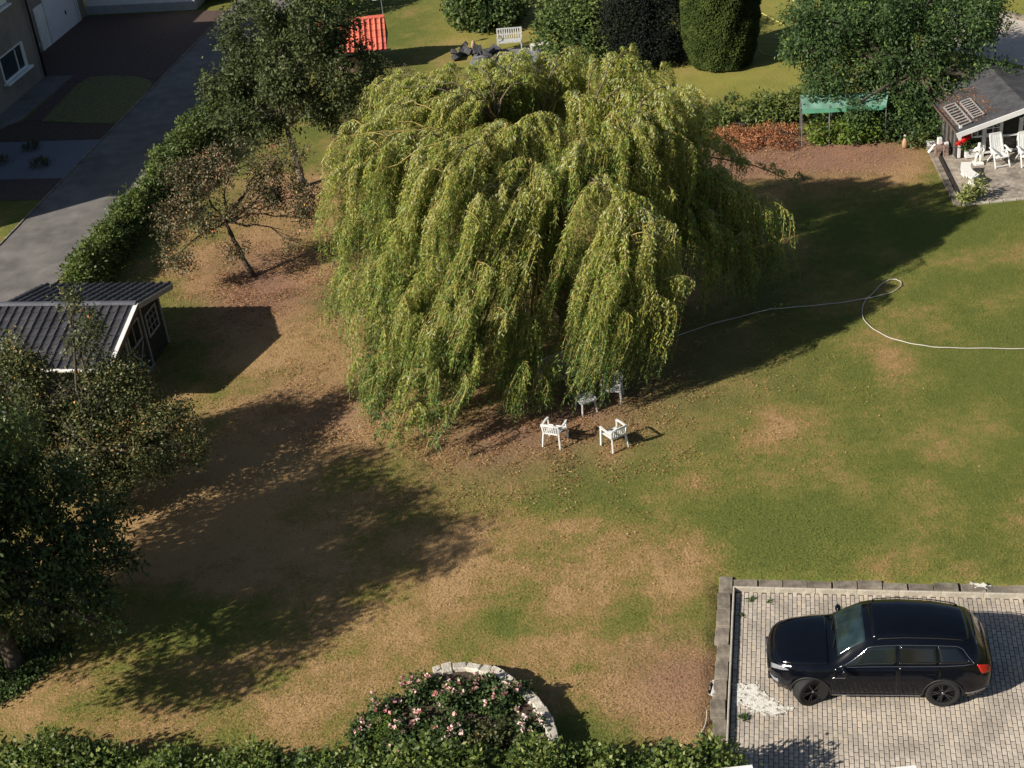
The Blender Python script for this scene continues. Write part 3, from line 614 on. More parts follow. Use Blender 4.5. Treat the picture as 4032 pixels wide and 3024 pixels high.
    # wheels
    def wheel():
        q = MB(); RO = .39; q.lathe([(.265, -.115), (.33, -.135), (.375, -.125), (RO, -.10), (RO, .10), (.375, .125), (.33, .135), (.265, .115)], 30, 'Y', caps=False)
        tyre = q.build('wheel', MT['rubber'], car, smooth=True)
        q = MB(); q.lathe([(.268, .10), (.268, .118), (.245, .118), (.24, .0), (.01, .0)], 28, 'Y', caps=False); rim_ = q.build('rim', MT['rim'], tyre, smooth=False)
        for k_ in range(5):
            q = MB(); a_ = k_*2*math.pi/5
            for dd in (-.16, .16): q.bar((.04*math.cos(a_), .085, .04*math.sin(a_)), (.25*math.cos(a_+dd), .10, .25*math.sin(a_+dd)), .03, .028)
            q.build('spoke', MT['spoke'], tyre)
        q = MB(); q.lathe([(.0, .085), (.035, .085), (.03, .115), (.0, .115)], 12, 'Y'); q.build('hub_cap', MT['chrome'], tyre, smooth=True)
        return tyre
    first = True
    for xw in XW:
        for s in (1, -1):
            wl = wheel(); wl.location = (xw, s*.86, .388); wl.rotation_euler = (0, 0, (R(28) if xw > 0 else 0) + (0 if s == 1 else math.pi))
    return car
build_car()

# ================================================================ GARDEN CHAIRS, TABLE, BENCHES
def armchair(label, loc, rz, m=None):
    m = m or MT['white']; t = thing('garden_chair', label, 'chair', loc, rz, 'white plastic armchairs near the willow')
    # faces +y, back at -y
    q = MB(); q.prism([(-.22, -.2), (.22, -.2), (.25, .24), (-.25, .24)], .415, .44); q.bar((-.25, .245, .425), (.25, .245, .425), .03, .05); q.build('seat', m, t, bevel=.006)
    for s in (-1, 1):
        q = MB(); q.bar((s*.27, -.30, 0), (s*.235, -.24, .44), .05, .06); q.build('leg', m, t, bevel=.008)
        q = MB(); q.bar((s*.29, .28, 0), (s*.275, .25, .66), .05, .055); q.build('leg', m, t, bevel=.008)
        q = MB(); pts = [(s*.26, -.29, .70), (s*.30, -.12, .675), (s*.305, .1, .67), (s*.285, .27, .665)]
        for a_, b_ in zip(pts, pts[1:]): q.bar(a_, b_, .06, .03)
        q.build('armrest', m, t)
    q = MB(); pts = [(-.27, -.31, .76), (-.15, -.345, .80), (0, -.355, .81), (.15, -.345, .80), (.27, -.31, .76)]
    for a_, b_ in zip(pts, pts[1:]): q.bar(a_, b_, .035, .06)
    q.bar((-.25, -.30, .76), (-.235, -.24, .42), .05, .03); q.bar((.25, -.30, .76), (.235, -.24, .42), .05, .03)
    q.bar((-.2, -.25, .47), (.2, -.25, .47), .03, .05)
    bk = q.build('backrest', m, t)
    for k in range(6):
        x = -.165+k*.066; q = MB(); q.bar((x, -.25, .47), (x*1.05, -.34, .79), .033, .016); q.build('slat', m, bk)
    return t
gch = lambda a, b, f_=.3165: G(2000+a*f_, 1350+b*f_)
c1 = gch(590, 1240); armchair('white plastic armchair seen from behind at the edge of the willow shade', (c1[0], c1[1], 0), R(-26))
c2 = gch(1330, 1285); armchair('white plastic armchair standing in full sun with its long shadow on the lawn', (c2[0], c2[1], 0), R(28))
c3 = gch(1310, 700); armchair('white armchair half hidden behind the hanging willow curtain beside the little table', (c3[0], c3[1], 0), R(165), MT['greyplas'])
t = gch(975, 840); tb = thing('side_table', 'small low white slatted table on the leaf litter between the chairs', 'table', (t[0], t[1], 0), R(22))
for sx in (-1, 1):
    for sy in (-1, 1): q = MB(); q.bar((sx*.25, sy*.24, 0), (sx*.2, sy*.19, .44), .05, .05); q.build('leg', MT['greyplas'], tb, bevel=.006)
q = MB()
for a_, b_ in (((-.25, -.24, .44), (.25, -.24, .44)), ((-.25, .24, .44), (.25, .24, .44)), ((-.25, -.24, .44), (-.25, .24, .44)), ((.25, -.24, .44), (.25, .24, .44))): q.bar(a_, b_, .05, .05)
tt = q.build('tabletop', MT['greyplas'], tb)
for k in range(7): q = MB(); q.box((-.19+k*.063, 0, .445), (.045, .45, .018)); q.build('slat', MT['greyplas'], tt)
def bench(label, loc, rz, wd=1.5, m=None, cat='bench'):
    m = m or MT['greyplas']; t = thing('garden_bench', label, cat, loc, rz)
    for s in (-1, 1):
        q = MB(); x = s*(wd/2-.05); q.bar((x, .22, 0), (x, .2, .62), .05, .06); q.bar((x, -.25, 0), (x, -.22, .5), .05, .06); q.bar((x, .22, .62), (x, -.3, .66), .06, .03); q.build('leg', m, t)
    q = MB(); q.box((0, .23, .41), (wd-.1, .04, .06)); q.box((0, -.2, .41), (wd-.1, .04, .06)); st = q.build('seat', m, t)
    for k in range(6): q = MB(); q.box((0, -.2+k*.082, .445), (wd-.04, .06, .02)); q.build('slat', m, st)
    q = MB(); q.bar((-wd/2+.03, -.24, .42), (-wd/2+.03, -.36, .92), .05, .05); q.bar((wd/2-.03, -.24, .42), (wd/2-.03, -.36, .92), .05, .05); q.bar((-wd/2, -.36, .92), (wd/2, -.36, .92), .05, .06); q.bar((-wd/2, -.29, .66), (wd/2, -.29, .66), .04, .05); bk = q.build('backrest', m, t)
    for k in range(int(wd/.11)): x = -wd/2+.09+k*.11; q = MB(); q.bar((x, -.25, .48), (x, -.355, .9), .05, .016); q.build('slat', m, bk)
    return t
b1 = gch(690, 520); bench('grey white slatted bench in deep shade under the willow, behind the small table', (b1[0], b1[1], 0), R(27+180), 1.45)
b2 = G(2010, 200); bench('white slatted bench with a high back at the far end by the round shrubs', (b2[0], b2[1], .1), R(180-6), 1.25, MT['greyplas'])

# ================================================================ SHED WITH DARK ROOF TILES
def tile_mesh(name, tw, tl, m, parent, amp=.035, th=.02):
    prof = []; n = 8
    for i in range(n+1):
        u_ = i/n; h = amp*max(0, math.sin(math.pi*min(1, u_/.42))) if u_ < .42 else -.006*math.sin(math.pi*(u_-.42)/.58); prof.append((u_*tw-tw*.02, h))
    V = []; F = []
    for y, dz in ((0, 0), (-tl, .028)):
        for x, h in prof: V.append((x, y, h+dz))
    for x, h in prof: V.append((x, -tl, h+.028-th))
    n1 = n+1
    for i in range(n): F.append((i, n1+i, n1+i+1, i+1)); F.append((n1+i, 2*n1+i, 2*n1+i+1, n1+i+1))
    mb = MB(); mb.add(V, F); return mb.build(name, m, parent, smooth=False, fixn=True)
def tile_slope(root, origin, along, down, ncol, nrow, tw, tl, m, amp=.06):
    """origin: ridge corner; tiles run along 'along' and down 'down' (unit vectors, local to root)"""
    al = Vector(along).normalized(); dn = Vector(down).normalized(); nm = al.cross(-dn); rot = Matrix((al, -dn, nm)).transposed().to_euler()
    src = None
    for i in range(ncol):
        for j in range(nrow):
            if src is None: src = tile_mesh('roof_tile', tw*1.02, tl*1.08, m, root, amp); o = src
            else: o = inst(src, root)
            o.location = Vector(origin) + al*(i*tw) + dn*(j*tl) + nm*(.03+random.uniform(0, .004)); o.rotation_euler = rot
    return src
sh_o = np.array([-11.67, 42.62]); shed = thing('garden_shed', 'dark timber garden shed with a black pantile roof and white fascia boards', 'shed', (sh_o[0], sh_o[1], 0), GA)
LEN, RZ, EZ, RUN = 4.75, 2.72, 1.98, 2.75
roof = thing('roof', None, None); roof.name = 'roof_frame'
bpy.data.objects.remove(roof)
q = MB(); V = [(0, 0, RZ-.05), (0, RUN, EZ-.05), (0, -RUN, EZ-.05), (-LEN, 0, RZ-.05), (-LEN, RUN, EZ-.05), (-LEN, -RUN, EZ-.05), (0, 0, RZ), (0, RUN, EZ), (0, -RUN, EZ), (-LEN, 0, RZ), (-LEN, RUN, EZ), (-LEN, -RUN, EZ)]
q.add(V, [(6, 7, 10, 9), (8, 6, 9, 11), (0, 3, 4, 1), (2, 5, 3, 0), (0, 1, 7, 6), (2, 0, 6, 8), (3, 9, 10, 4), (5, 11, 9, 3), (1, 4, 10, 7), (2, 8, 11, 5)]); rf = q.build('roof', MT['darkwood'], shed)
dl = math.hypot(RUN, RZ-EZ); NR = 8
tile_slope(rf, (-LEN, 0, RZ), (1, 0, 0), (0, -RUN, EZ-RZ), 16, NR, LEN/16, dl/NR, MT['tile'])
tile_slope(rf, (0, 0, RZ), (-1, 0, 0), (0, RUN, EZ-RZ), 16, NR, LEN/16, dl/NR, MT['tile'])
q = MB(); V = []; F = []
for x, k in ((0, 1), (.4, .93)):
    for a_ in np.linspace(-.1, math.pi+.1, 7): V.append((x, math.cos(a_)*.13*k, math.sin(a_)*.075*k))
F = [(i, i+1, i+8, i+7) for i in range(6)]; q.add(V, F); rs = None
for k in range(12):
    if rs is None: rs = q.build('ridge_tile', mat('ridge_tile', (.1, .1, .115), .4, .2, 9, .2, 50, rnd=.2), rf, fixn=True); rs.modifiers.new('s', 'SOLIDIFY').thickness = .015; o = rs
    else: o = inst(rs, rf); o.modifiers.new('s', 'SOLIDIFY').thickness = .015
    o.location = (-LEN+k*LEN/12, 0, RZ+.055)
q = MB(); q.bar((.03, 0, RZ-.06), (.03, RUN, EZ-.06), .035, .2); q.build('fascia', MT['greywood'], shed)
q = MB(); q.bar((.0, 0, RZ+.02), (.0, RUN, EZ+.02), .11, .03); q.build('verge_board', MT['whitep'], shed)
q = MB(); q.bar((.03, 0, RZ-.06), (.03, -RUN, EZ-.06), .035, .2); q.build('fascia', MT['brownwood'], shed)
q = MB(); q.bar((.0, 0, RZ+.055), (.0, -RUN, EZ+.055), .14, .03); q.build('verge_board', MT['whitep'], shed)
q = MB(); q.bar((.0, -RUN-.05, EZ-.02), (-LEN, -RUN-.05, EZ-.02), .1, .1); q.build('gutter', MT['whitep'], shed, bevel=.02)
# walls of boards
WY = 2.25
q = MB(); q.prism([(-.45, -WY), (-.4, -WY), (-.4, WY), (-.45, WY)], 0, 1.9); q.box((-2.55, WY, .95), (4.2, .05, 1.9)); q.box((-2.55, -WY, .95), (4.2, .05, 1.9)); q.box((-LEN+.2, 0, .95), (.05, 4.5, 1.9))
q.add([(-.42, -WY, 1.9), (-.42, WY, 1.9), (-.42, 0, 2.6)], [(0, 1, 2)]); wl = q.build('wall', MT['darkwood'], shed)
for k in range(26): q = MB(); y = -WY+.09+k*(2*WY-.1)/25; q.box((-.385, y, (1.85+(.62*(1-abs(y)/WY)))/2), (.03, .15, 1.85+(.62*(1-abs(y)/WY)))); q.build('board', MT['darkwood'], wl)
for y, zt in ((WY-.02, 1.95), (.75, 2.25), (-.75, 2.2), (-WY+.02, 1.95)): q = MB(); q.box((-.35, y, zt/2), (.06, .08, zt)); q.build('post', MT['greywood'], shed)
q = MB(); q.bar((-.3, .75, .06), (-.3, -.2, .06), .05, .08); q.build('sill_board', MT['greywood'], shed)
def window(parent, y0, y1, z0, z1, x, m=MT['greywood'], cols=3, rows=3, name='window'):
    q = MB(); c = ((y0+y1)/2, (z0+z1)/2)
    q.box((x, y0, c[1]), (.05, .06, z1-z0+.06)); q.box((x, y1, c[1]), (.05, .06, z1-z0+.06)); q.box((x+.004, c[0], z0), (.05, y1-y0, .06)); q.box((x+.004, c[0], z1), (.05, y1-y0, .06))
    fr = q.build(name, m, parent)
    for k in range(1, cols): q = MB(); q.box((x, y0+(y1-y0)*k/cols, c[1]), (.03, .025, z1-z0)); q.build('glazing_bar', m, fr)
    for k in range(1, rows): q = MB(); q.box((x+.003, c[0], z0+(z1-z0)*k/rows), (.03, y1-y0, .025)); q.build('glazing_bar', m, fr)
    q = MB(); q.box((x-.02, c[0], c[1]), (.008, y1-y0, z1-z0)); q.build('pane', MT['dglass'], fr); return fr
window(shed, 1.0, 1.85, .95, 1.75, -.34)
window(shed, -.55, .45, 1.25, 2.0, -.34, cols=2, rows=1)
q = MB(); q.box((-.345, -.05, .6), (.03, .9, 1.15)); dr = q.build('door', MT['darkwood'], shed)
q = MB(); q.bar((-.31, .4, 1.15), (-.31, -.5, .1), .02, .07); q.bar((-.31, -.5, 1.15), (-.31, .4, .1), .02, .07); q.build('brace', MT['greywood'], dr)

# ================================================================ LEFT HOUSE AND WHITE GARAGE
hs = thing('house', 'grey rendered house with white framed window and white garage door beside the driveway', 'house', (0, 0, 0), GA)
HX, HY0, HY1, HH = -37.5, 46.3, 68.55, 7.95
q = MB(); q.prism([(HX-9, HY0), (HX, HY0), (HX, HY1), (HX-9, HY1)], 0, HH); q.build('wall', MT['wall'], hs)
q = MB(); q.add([(HX+.35, HY0-.3, HH), (HX+.35, HY1+.3, HH), (HX-9.35, HY1+.3, HH), (HX-9.35, HY0-.3, HH), (HX-4.5, HY0+3.5, HH+2.2), (HX-4.5, HY1-3.5, HH+2.2)], [(0, 1, 5, 4), (1, 2, 5), (2, 3, 4, 5), (3, 0, 4), (0, 3, 2, 1)]); q.build('roof', MT['tile'], hs)
GX, GY0, GY1 = -39.4, HY1+.004, 78.55
q = MB(); q.prism([(GX-6, GY0), (GX, GY0), (GX, GY1), (GX-6, GY1)], 0, 5.8); q.build('wall', MT['wall'], hs)
def hyz(px, py, X):     # plot-grid (y, z) of a photo position on the upright plane x'=X
    d_ = _f*FPX + _r*(px-2016) - _u*(py-1512); n = np.array([EX[0], EX[1], 0]); tt_ = (X - CAMP@n)/(d_@n); p = CAMP+d_*tt_; return Winv(p[0], p[1])[1], p[2]
q5 = .2713
def frame_poly(parent, name, pts, X, proud, m, th=.04):
    P_ = [hyz(a*q5, b*q5, X) for a, b in pts]; n = len(P_); mb = MB()
    V = [(X+proud-th, y, z) for y, z in P_]+[(X+proud, y, z) for y, z in P_]
    mb.add(V, [tuple(range(n))[::-1], tuple(range(n, 2*n))]+[(i, (i+1) % n, n+(i+1) % n, n+i) for i in range(n)]); return mb.build(name, m, parent)
# window in house wall (opening measured on the wall plane)
(y1, z1), (y0, z0) = hyz(415*1, 0, HX), hyz(0, 0, HX)
wr_y, wr_z0 = hyz(110, 262, HX); _, wr_z1 = hyz(80, 135, HX); wl_y = wr_y-2.6
q = MB()
wz0, wz1 = wr_z0, wr_z0+1.35
for (ya, yb, za, zb_) in ((wl_y, wr_y, wz1-.06, wz1), (wl_y, wr_y, wz0+.08, wz0+.16), (wl_y, wl_y+.07, wz0+.08, wz1), (wr_y-.07, wr_y, wz0+.08, wz1)): q.box((HX+.02, (ya+yb)/2, (za+zb_)/2), (.07, yb-ya, zb_-za))
wf = q.build('window', MT['whitep'], hs)
q = MB(); q.box((HX+.03, wr_y-.95, (wz0+wz1)/2), (.06, .06, wz1-wz0-.2)); q.build('mullion', MT['whitep'], wf)
for ya, yb in ((wl_y+.07, wr_y-.98), (wr_y-.92, wr_y-.3)): q = MB(); q.box((HX+.012, (ya+yb)/2, (wz0+wz1)/2+.03), (.02, yb-ya, wz1-wz0-.2)); q.build('pane', mat('window_glass', (.03, .045, .05), .08, .3, 2), wf)
for k in range(5): q = MB(); q.box((HX+.04, wr_y-.27+k*.05, (wz0+wz1)/2+.03), (.03, .035, wz1-wz0-.22)); q.build('shutter_slat', MT['whitep'], wf)
q = MB(); q.box((HX+.12, (wl_y+wr_y)/2, wz0+.02), (.34, wr_y-wl_y+.2, .12)); q.build('window_sill', MT['whitep'], hs, bevel=.02)
uy, uz = hyz(26, 14, HX)
q = MB(); q.box((HX+.12, uy-1.2, uz), (.3, 2.4, .1)); q.build('window_sill', MT['whitep'], hs, bevel=.02)
q = MB(); q.box((HX+.02, uy-1.2, uz+.8), (.05, 2.3, 1.4)); q.build('window', MT['whitep'], hs)
q = MB(); y_, _ = hyz(178, 300, HX); q.tube([(HX+.14, HY1-.12, HH), (HX+.14, HY1-.12, .1)], .06, 8); q.build('drainpipe', MT['plastic'], hs, smooth=True)
q = MB(); q.tube([(HX-.35, HY1+.35, 1.45), (HX-.35, HY1+.35, .05)], .05, 8); q.box((HX-.3, HY1+.45, 1.5), (.5, .7, .06)); q.build('meter_post', MT['greywood'], hs)
# side door and garage door
(ga0, _), (ga1, _) = hyz(209, 174, GX), hyz(309, 92, GX); (sd0, _), (sd1, _) = hyz(168, 193, GX), hyz(203, 176, GX)
q = MB(); q.box((GX+.02, (sd0+sd1)/2, 1.15), (.06, max(.8, sd1-sd0), 2.3)); q.build('side_door', MT['whitep'], hs)
q = MB(); q.box((GX+.02, (ga0+ga1)/2, 1.2), (.06, ga1-ga0, 2.4)); gd = q.build('garage_door', mat('garage_door_paint', (.66, .68, .72), .5, .05, 2), hs)
for k in range(6): q = MB(); q.box((GX+.055, (ga0+ga1)/2, .2+k*.4), (.012, ga1-ga0-.08, .38)); q.build('door_panel', gd.data.materials[0], gd)
q = MB(); q.box((GX+.08, ga0+(ga1-ga0)*.62, 1.0), (.04, .1, .2)); q.build('handle', MT['plastic'], gd)
for y in (ga0-.08, ga1+.08, ga1+.3): q = MB(); q.box((GX+.03, y, 1.25), (.1, .1, 2.5)); q.build('door_frame', MT['whitep'], hs)
bn = thing('wheelie_bin', 'dark bin standing in the shade at the corner of the grey house', 'bin', W(GX+1.15, HY1+.75, 0), GA)
q = MB(); q.box((0, 0, .5), (.55, .6, .95), taper=1.12); q.build('bin_body', MT['plastic'], bn, bevel=.03); q = MB(); q.box((0, 0, 1.02), (.66, .72, .07)); q.build('lid', MT['plastic'], bn, bevel=.02)
wg = thing('white_garage', 'white rendered outbuilding with grey plinth at the end of the driveway yard', 'garage', (0, 0, 0), GA)
q = MB(); q.prism([(-39.35, 78.6), (-32.75, 78.6), (-32.75, 84), (-39.35, 84)], 0, .5); q.build('plinth', MT['plinth'], wg)
q = MB(); q.prism([(-39.32, 78.63), (-32.78, 78.63), (-32.78, 83.97), (-39.32, 83.97)], .5, 3.2); q.build('wall', MT['wallw'], wg)
q = MB(); q.prism([(-39.5, 78.4), (-32.5, 78.4), (-32.5, 84.2), (-39.5, 84.2)], 3.2, 3.4); q.build('roof', MT['felt'], wg)
# small grasses in the gravel bed
for i, (px, py) in enumerate(((125, 588), (160, 655), (5, 645))):
    p = G(px, py); t = thing('gravel_bed_plant', ['low tuft in the middle of the slate gravel bed', 'wider tuft near the lower edge of the slate gravel bed', 'tuft at the left edge of the photo in the gravel bed'][i], 'plant', (p[0], p[1], 0), 0, 'tufts in the gravel bed')
    foliage('leaves', [(0, 0, .12, .42, .35, .22)], 60, 7, .06, .16, .03, L['olive'], t, thr=-1, up=.7)

# ================================================================ RED TILED WELL HOUSE
rr = thing('tiled_well_house', 'small garden structure with a bright red pantile roof beside the big dark tree', 'well house', (0, 0, 0), 0)
ex_, zr, ze = Vector((-3.15, -.12, 0)), 2.42, 1.2
A0 = Vector(G(1512, 64, zr)); B0 = Vector(G(1535, 192, ze)); al = Vector((-1, .02, 0)).normalized()
dn = (B0-A0); dn = dn - al*dn.dot(al); SLn = dn.length
q = MB(); back = A0 + Vector((0, -dn.y, dn.z)) ; ln = 3.2
q.add([A0, B0+ (A0-B0).project(al), A0+al*ln, A0+al*ln+dn, back, back+al*ln], [(0, 1, 3, 2), (0, 2, 5, 4), (0, 4, 1), (2, 3, 5), (1, 4, 5, 3)]); rfr = q.build('roof', MT['darkwood'], rr)
tile_slope(rfr, A0+al*ln, -al, dn, 12, 5, ln/12, SLn/5, MT['tilered'], .085)
dnb = Vector((dn.x, -dn.y, dn.z)); tile_slope(rfr, A0, al, dnb, 12, 5, ln/12, SLn/5, MT['tilered'])
q = MB(); V = []
for x, k in ((0, 1), (.4, .86)):
    for a_ in np.linspace(-.1, math.pi+.1, 7): V.append((x, math.cos(a_)*.15*k, math.sin(a_)*.11*k))
q.add(V, [(i, i+1, i+8, i+7) for i in range(6)]); rs = None
for k in range(8):
    if rs is None: rs = q.build('ridge_tile', MT['tilered'], rfr); o = rs
    else: o = inst(rs, rfr)
    o.modifiers.new('s', 'SOLIDIFY').thickness = .015; o.location = A0+al*(.4*(k+1)-.02)+Vector((0, 0, .0)); o.rotation_euler = (0, 0, math.atan2(-al.y, -al.x))
q = MB(); q.bar(B0+Vector((.05, 0, -.05)), B0+al*ln+Vector((0, 0, -.05)), .07, .12); q.build('gutter', MT['plastic'], rr)
for k in (.25, .95): 
    q = MB(); c = A0+al*(ln*k); q.box((c.x, c.y, (ze+.3)/2), (.14, .14, ze+.3)); q.build('post', MT['darkwood'], rr)
c = A0+al*(ln*.6); q = MB(); q.lathe([(.65, 0), (.65, .75), (.5, .75), (.5, .2)], 18, 'Z', (c.x, c.y, 0)); q.build('well_shaft', MT['brick'], rr)
wv = thing('weathervane', 'pale metal bird weathervane on the end of the red ridge', 'weathervane', (A0.x-.03, A0.y, zr))
q = MB(); q.tube([(0, 0, 0), (0, 0, .85)], .022, 6); q.build('pole', MT['metal'], wv)
q = MB(); q.blob((-.1, 0, .98), (.2, .05, .1), 8, 6); q.blob((-.28, 0, 1.05), (.12, .03, .1), 8, 5); q.bar((.05, 0, .95), (.13, 0, .74), .04, .03); q.bar((-.42, 0, .84), (.2, 0, .84), .03, .03); q.build('bird', MT['metal'], wv, smooth=True)

# ================================================================ CABIN ON THE RIGHT WITH TERRACE
cb = G(3772, 634); CBX, CBY = cb[0], cb[1]
# terrace slabs
tr = thing('terrace', None, None); bpy.data.objects.remove(tr)
tp = [tuple(G(x, y)[:2]) for x, y in ((3708, 640), (3790, 805), (4090, 770), (4090, 560), (3770, 590))]
te = sheet('terrace', tp, .03, MT['slab'], t=.1)
ty0, ty1 = min(p[1] for p in tp), max(p[1] for p in tp)
TP0, TPX, TPY = G(3790, 803), G(4090, 770)-G(3790, 803), G(3712, 645)-G(3790, 803); TPX = TPX/np.linalg.norm(TPX); TPY = TPY/np.linalg.norm(TPY)
ang_t = math.atan2(TPX[1], TPX[0]); src = None
for i in range(7):
    for j in range(12):
        p = TP0 + TPX*(.24+i*.42) + TPY*(.22+j*.42)
        if src is None: q = MB(); q.box((0, 0, 0), (.405, .405, .04)); src = q.build('slab', MT['slab'], te, bevel=.006); o = src
        else: o = inst(src, te)
        o.location = (p[0], p[1], .035+random.uniform(-.003, .003)); o.rotation_euler = (random.uniform(-.01, .01), random.uniform(-.01, .01), ang_t)
ed = thing('terrace_edging', 'weathered stone edging strip with a dark rail along the left side of the terrace', 'edging')
for k in range(12):
    p = TP0 + TPY*(.1+k*.45) - TPX*.2; q = MB(); q.box((0, 0, 0), (.26, .42, .14)); o = q.build('edging_stone', MT['concrete'], ed, bevel=.015); o.location = (p[0], p[1], 0); o.rotation_euler = (0, 0, math.atan2(TPY[1], TPY[0])-math.pi/2+random.uniform(-.05, .05))
q = MB(); a_ = TP0-TPX*.02; b_ = a_+TPY*5.2; q.bar((a_[0], a_[1], .08), (b_[0], b_[1], .08), .05, .12); q.build('rail', MT['darkwood'], ed)
for k in range(7):
    p = TP0 + TPX*(.2+k*.5) - TPY*.12; q = MB(); q.box((0, 0, 0), (.47, .14, .12)); o = q.build('edging_stone', MT['edging'], ed, bevel=.015); o.location = (p[0], p[1], .0); o.rotation_euler = (0, 0, ang_t)
cbn = thing('summer_cabin', 'dark garden cabin with white trim, windows and felt roof at the right edge', 'cabin', (CBX, CBY, 0), 0)
CW, CE, CR, CD = 5.0, 1.32, 2.02, 4.6        # width, eave, ridge, depth
q = MB(); q.prism([(0, .12), (CW, .12), (CW, CD), (0, CD)], .04, CE-.04); q.add([(.0, .12, CE-.04), (CW, .12, CE-.04), (CW/2, .12, CR-.1)], [(0, 1, 2)]); cw = q.build('wall', MT['darkwood'], cbn)
q = MB(); ohf = .35
for (x0, z0, x1, z1) in ((-.2, CE-.06, CW/2, CR), (CW/2, CR, CW+.2, CE-.06)):
    q.add([(x0, -ohf, z0), (x1, -ohf, z1), (x1, CD, z1), (x0, CD, z0), (x0, -ohf, z0-.05), (x1, -ohf, z1-.05), (x1, CD, z1-.05), (x0, CD, z0-.05)], [(0, 1, 2, 3), (7, 6, 5, 4), (0, 4, 5, 1), (1, 5, 6, 2), (2, 6, 7, 3), (3, 7, 4, 0)])
q.build('roof', MT['felt'], cbn)
q = MB(); q.bar((-.24, -ohf-.03, CE-.10), (CW/2, -ohf-.03, CR-.03), .05, .19); q.bar((CW/2, -ohf-.035, CR-.03), (CW+.24, -ohf-.035, CE-.10), .05, .19); q.build('fascia', MT['whitep'], cbn)
q = MB(); q.bar((-.24, -ohf, CE-.0), (-.24, CD, CE-.0), .05, .06); q.build('gutter', MT['brownwood'], cbn)
for k, y in enumerate(np.arange(.2, CD, .24)): q = MB(); q.box((-.02, y, CE/2), (.04, .21, CE-.06)); q.build('board', MT['board'] if k % 2 else MT['darkwood'], cw)
for x in (.04, .95, 1.62, 2.35, 3.1): q = MB(); q.box((x, .08, min(CE+.1, .66+.1)/1), (.1, .1, 1.3 if x < .5 else 1.46)); q.build('post', MT['whitep'], cbn)
def fwin(x0, x1, z0, z1, cols, rows):
    q = MB(); y = .07; cx = (x0+x1)/2; cz = (z0+z1)/2
    q.box((x0, y, cz), (.06, .05, z1-z0)); q.box((x1, y, cz), (.06, .05, z1-z0)); q.box((cx, y-.004, z0), (x1-x0, .05, .07)); q.box((cx, y-.004, z1), (x1-x0, .05, .07)); fr = q.build('window', MT['whitep'], cbn)
    for k in range(1, cols): q = MB(); q.box((x0+(x1-x0)*k/cols, y, cz), (.03, .03, z1-z0)); q.build('glazing_bar', MT['whitep'], fr)
    for k in range(1, rows): q = MB(); q.box((cx, y+.004, z0+(z1-z0)*k/rows), (x1-x0, .03, .03)); q.build('glazing_bar', MT['whitep'], fr)
    q = MB(); q.box((cx, .1, cz), (x1-x0, .01, z1-z0)); q.build('pane', MT['dglass'], fr)
fwin(.48, .92, .9, 1.28, 2, 1); fwin(1.02, 1.58, .95, 1.42, 2, 2); fwin(1.68, 2.3, .2, .82, 1, 1); fwin(2.42, 3.05, .9, 1.5, 2, 2); fwin(1.02, 1.58, .2, .88, 1, 1)
# two slatted racks lying on the roof
for k, (x0, y0, x1, y1) in enumerate(((.02, .1, .46, 2.1), (.62, .35, 1.02, 2.0))):
    t = thing('slatted_rack', ['weathered slatted rack on the cabin roof, nearest the roof edge', 'weathered slatted rack on the cabin roof, further in from the edge'][k], 'rack', (CBX, CBY, 0), 0, 'racks on the cabin roof')
    zf = lambda x: CE-.06+(x+.2)/(CW/2+.2)*(CR-CE+.06)+.06
    q = MB(); q.bar((x0, y0, zf(x0)), (x0, y1, zf(x0)), .045, .05); q.bar((x1, y0, zf(x1)), (x1, y1, zf(x1)), .045, .05); q.build('frame', MT['greywood'], t)
    n = 8
    for j in range(n+1): y = y0+(y1-y0)*j/n; q = MB(); q.bar((x0, y, zf(x0)+.03), (x1, y, zf(x1)+.03), .055, .02); q.build('slat', MT['greywood'], t)
n = 500; xx = RNG.uniform(-.15, 1.5, n); yy = RNG.uniform(.2, 3.2, n)
P_ = np.stack([CBX+xx, CBY+yy, CE-.06+(xx+.2)/(CW/2+.2)*(CR-CE+.06)+.02], 1); o = leaf_obj('dry_leaves', P_, U(RNG.normal(size=(n, 3))*[1, 1, .2]), .09, .05, L['heap'], RNG.uniform(0, 1, n), S=RNG.normal(size=(n, 3))*[1, 1, .2]); tag(o, 'rusty dry leaves scattered over the cabin roof and racks', 'leaves')
# recliner chairs
def recliner(label, loc, rz):
    t = thing('recliner_chair', label, 'chair', loc, rz, 'white recliners on the cabin terrace'); m = MT['white']     # faces -y
    q = MB(); q.prism([(-.26, -.26), (.26, -.26), (.24, .22), (-.24, .22)], .38, .41); q.build('seat', m, t, bevel=.008)
    for s in (-1, 1):
        q = MB(); q.bar((s*.29, -.3, 0), (s*.27, .02, .62), .05, .04); q.build('leg', m, t, bevel=.006)
        q = MB(); q.bar((s*.3, .42, 0), (s*.27, -.05, .6), .05, .04); q.build('leg', m, t, bevel=.006)
        q = MB(); q.bar((s*.3, -.28, .60), (s*.3, .26, .66), .075, .035); q.build('armrest', m, t, bevel=.008)
    q = MB(); q.bar((-.29, -.27, .06), (.29, -.27, .06), .04, .04); q.build('foot_bar', m, t)
    q = MB(); q.bar((-.24, .2, .42), (-.22, .48, 1.08), .05, .05); q.bar((.24, .2, .42), (.22, .48, 1.08), .05, .05); q.bar((-.22, .48, 1.09), (.22, .48, 1.09), .05, .06); bk = q.build('backrest', m, t)
    for k in range(5): x = -.17+k*.085; q = MB(); q.bar((x, .2, .42), (x, .475, 1.07), .07, .02); q.build('slat', m, bk)
    return t
p = G(3700+775*.3013, 350+1010*.3013); recliner('white plastic recliner in front of the cabin window, left of the two', (p[0], p[1], .06), R(8))
p = G(3700+1130*.3013, 350+1000*.3013); recliner('white plastic recliner cut by the right edge of the photo', (p[0], p[1], .06), R(2))
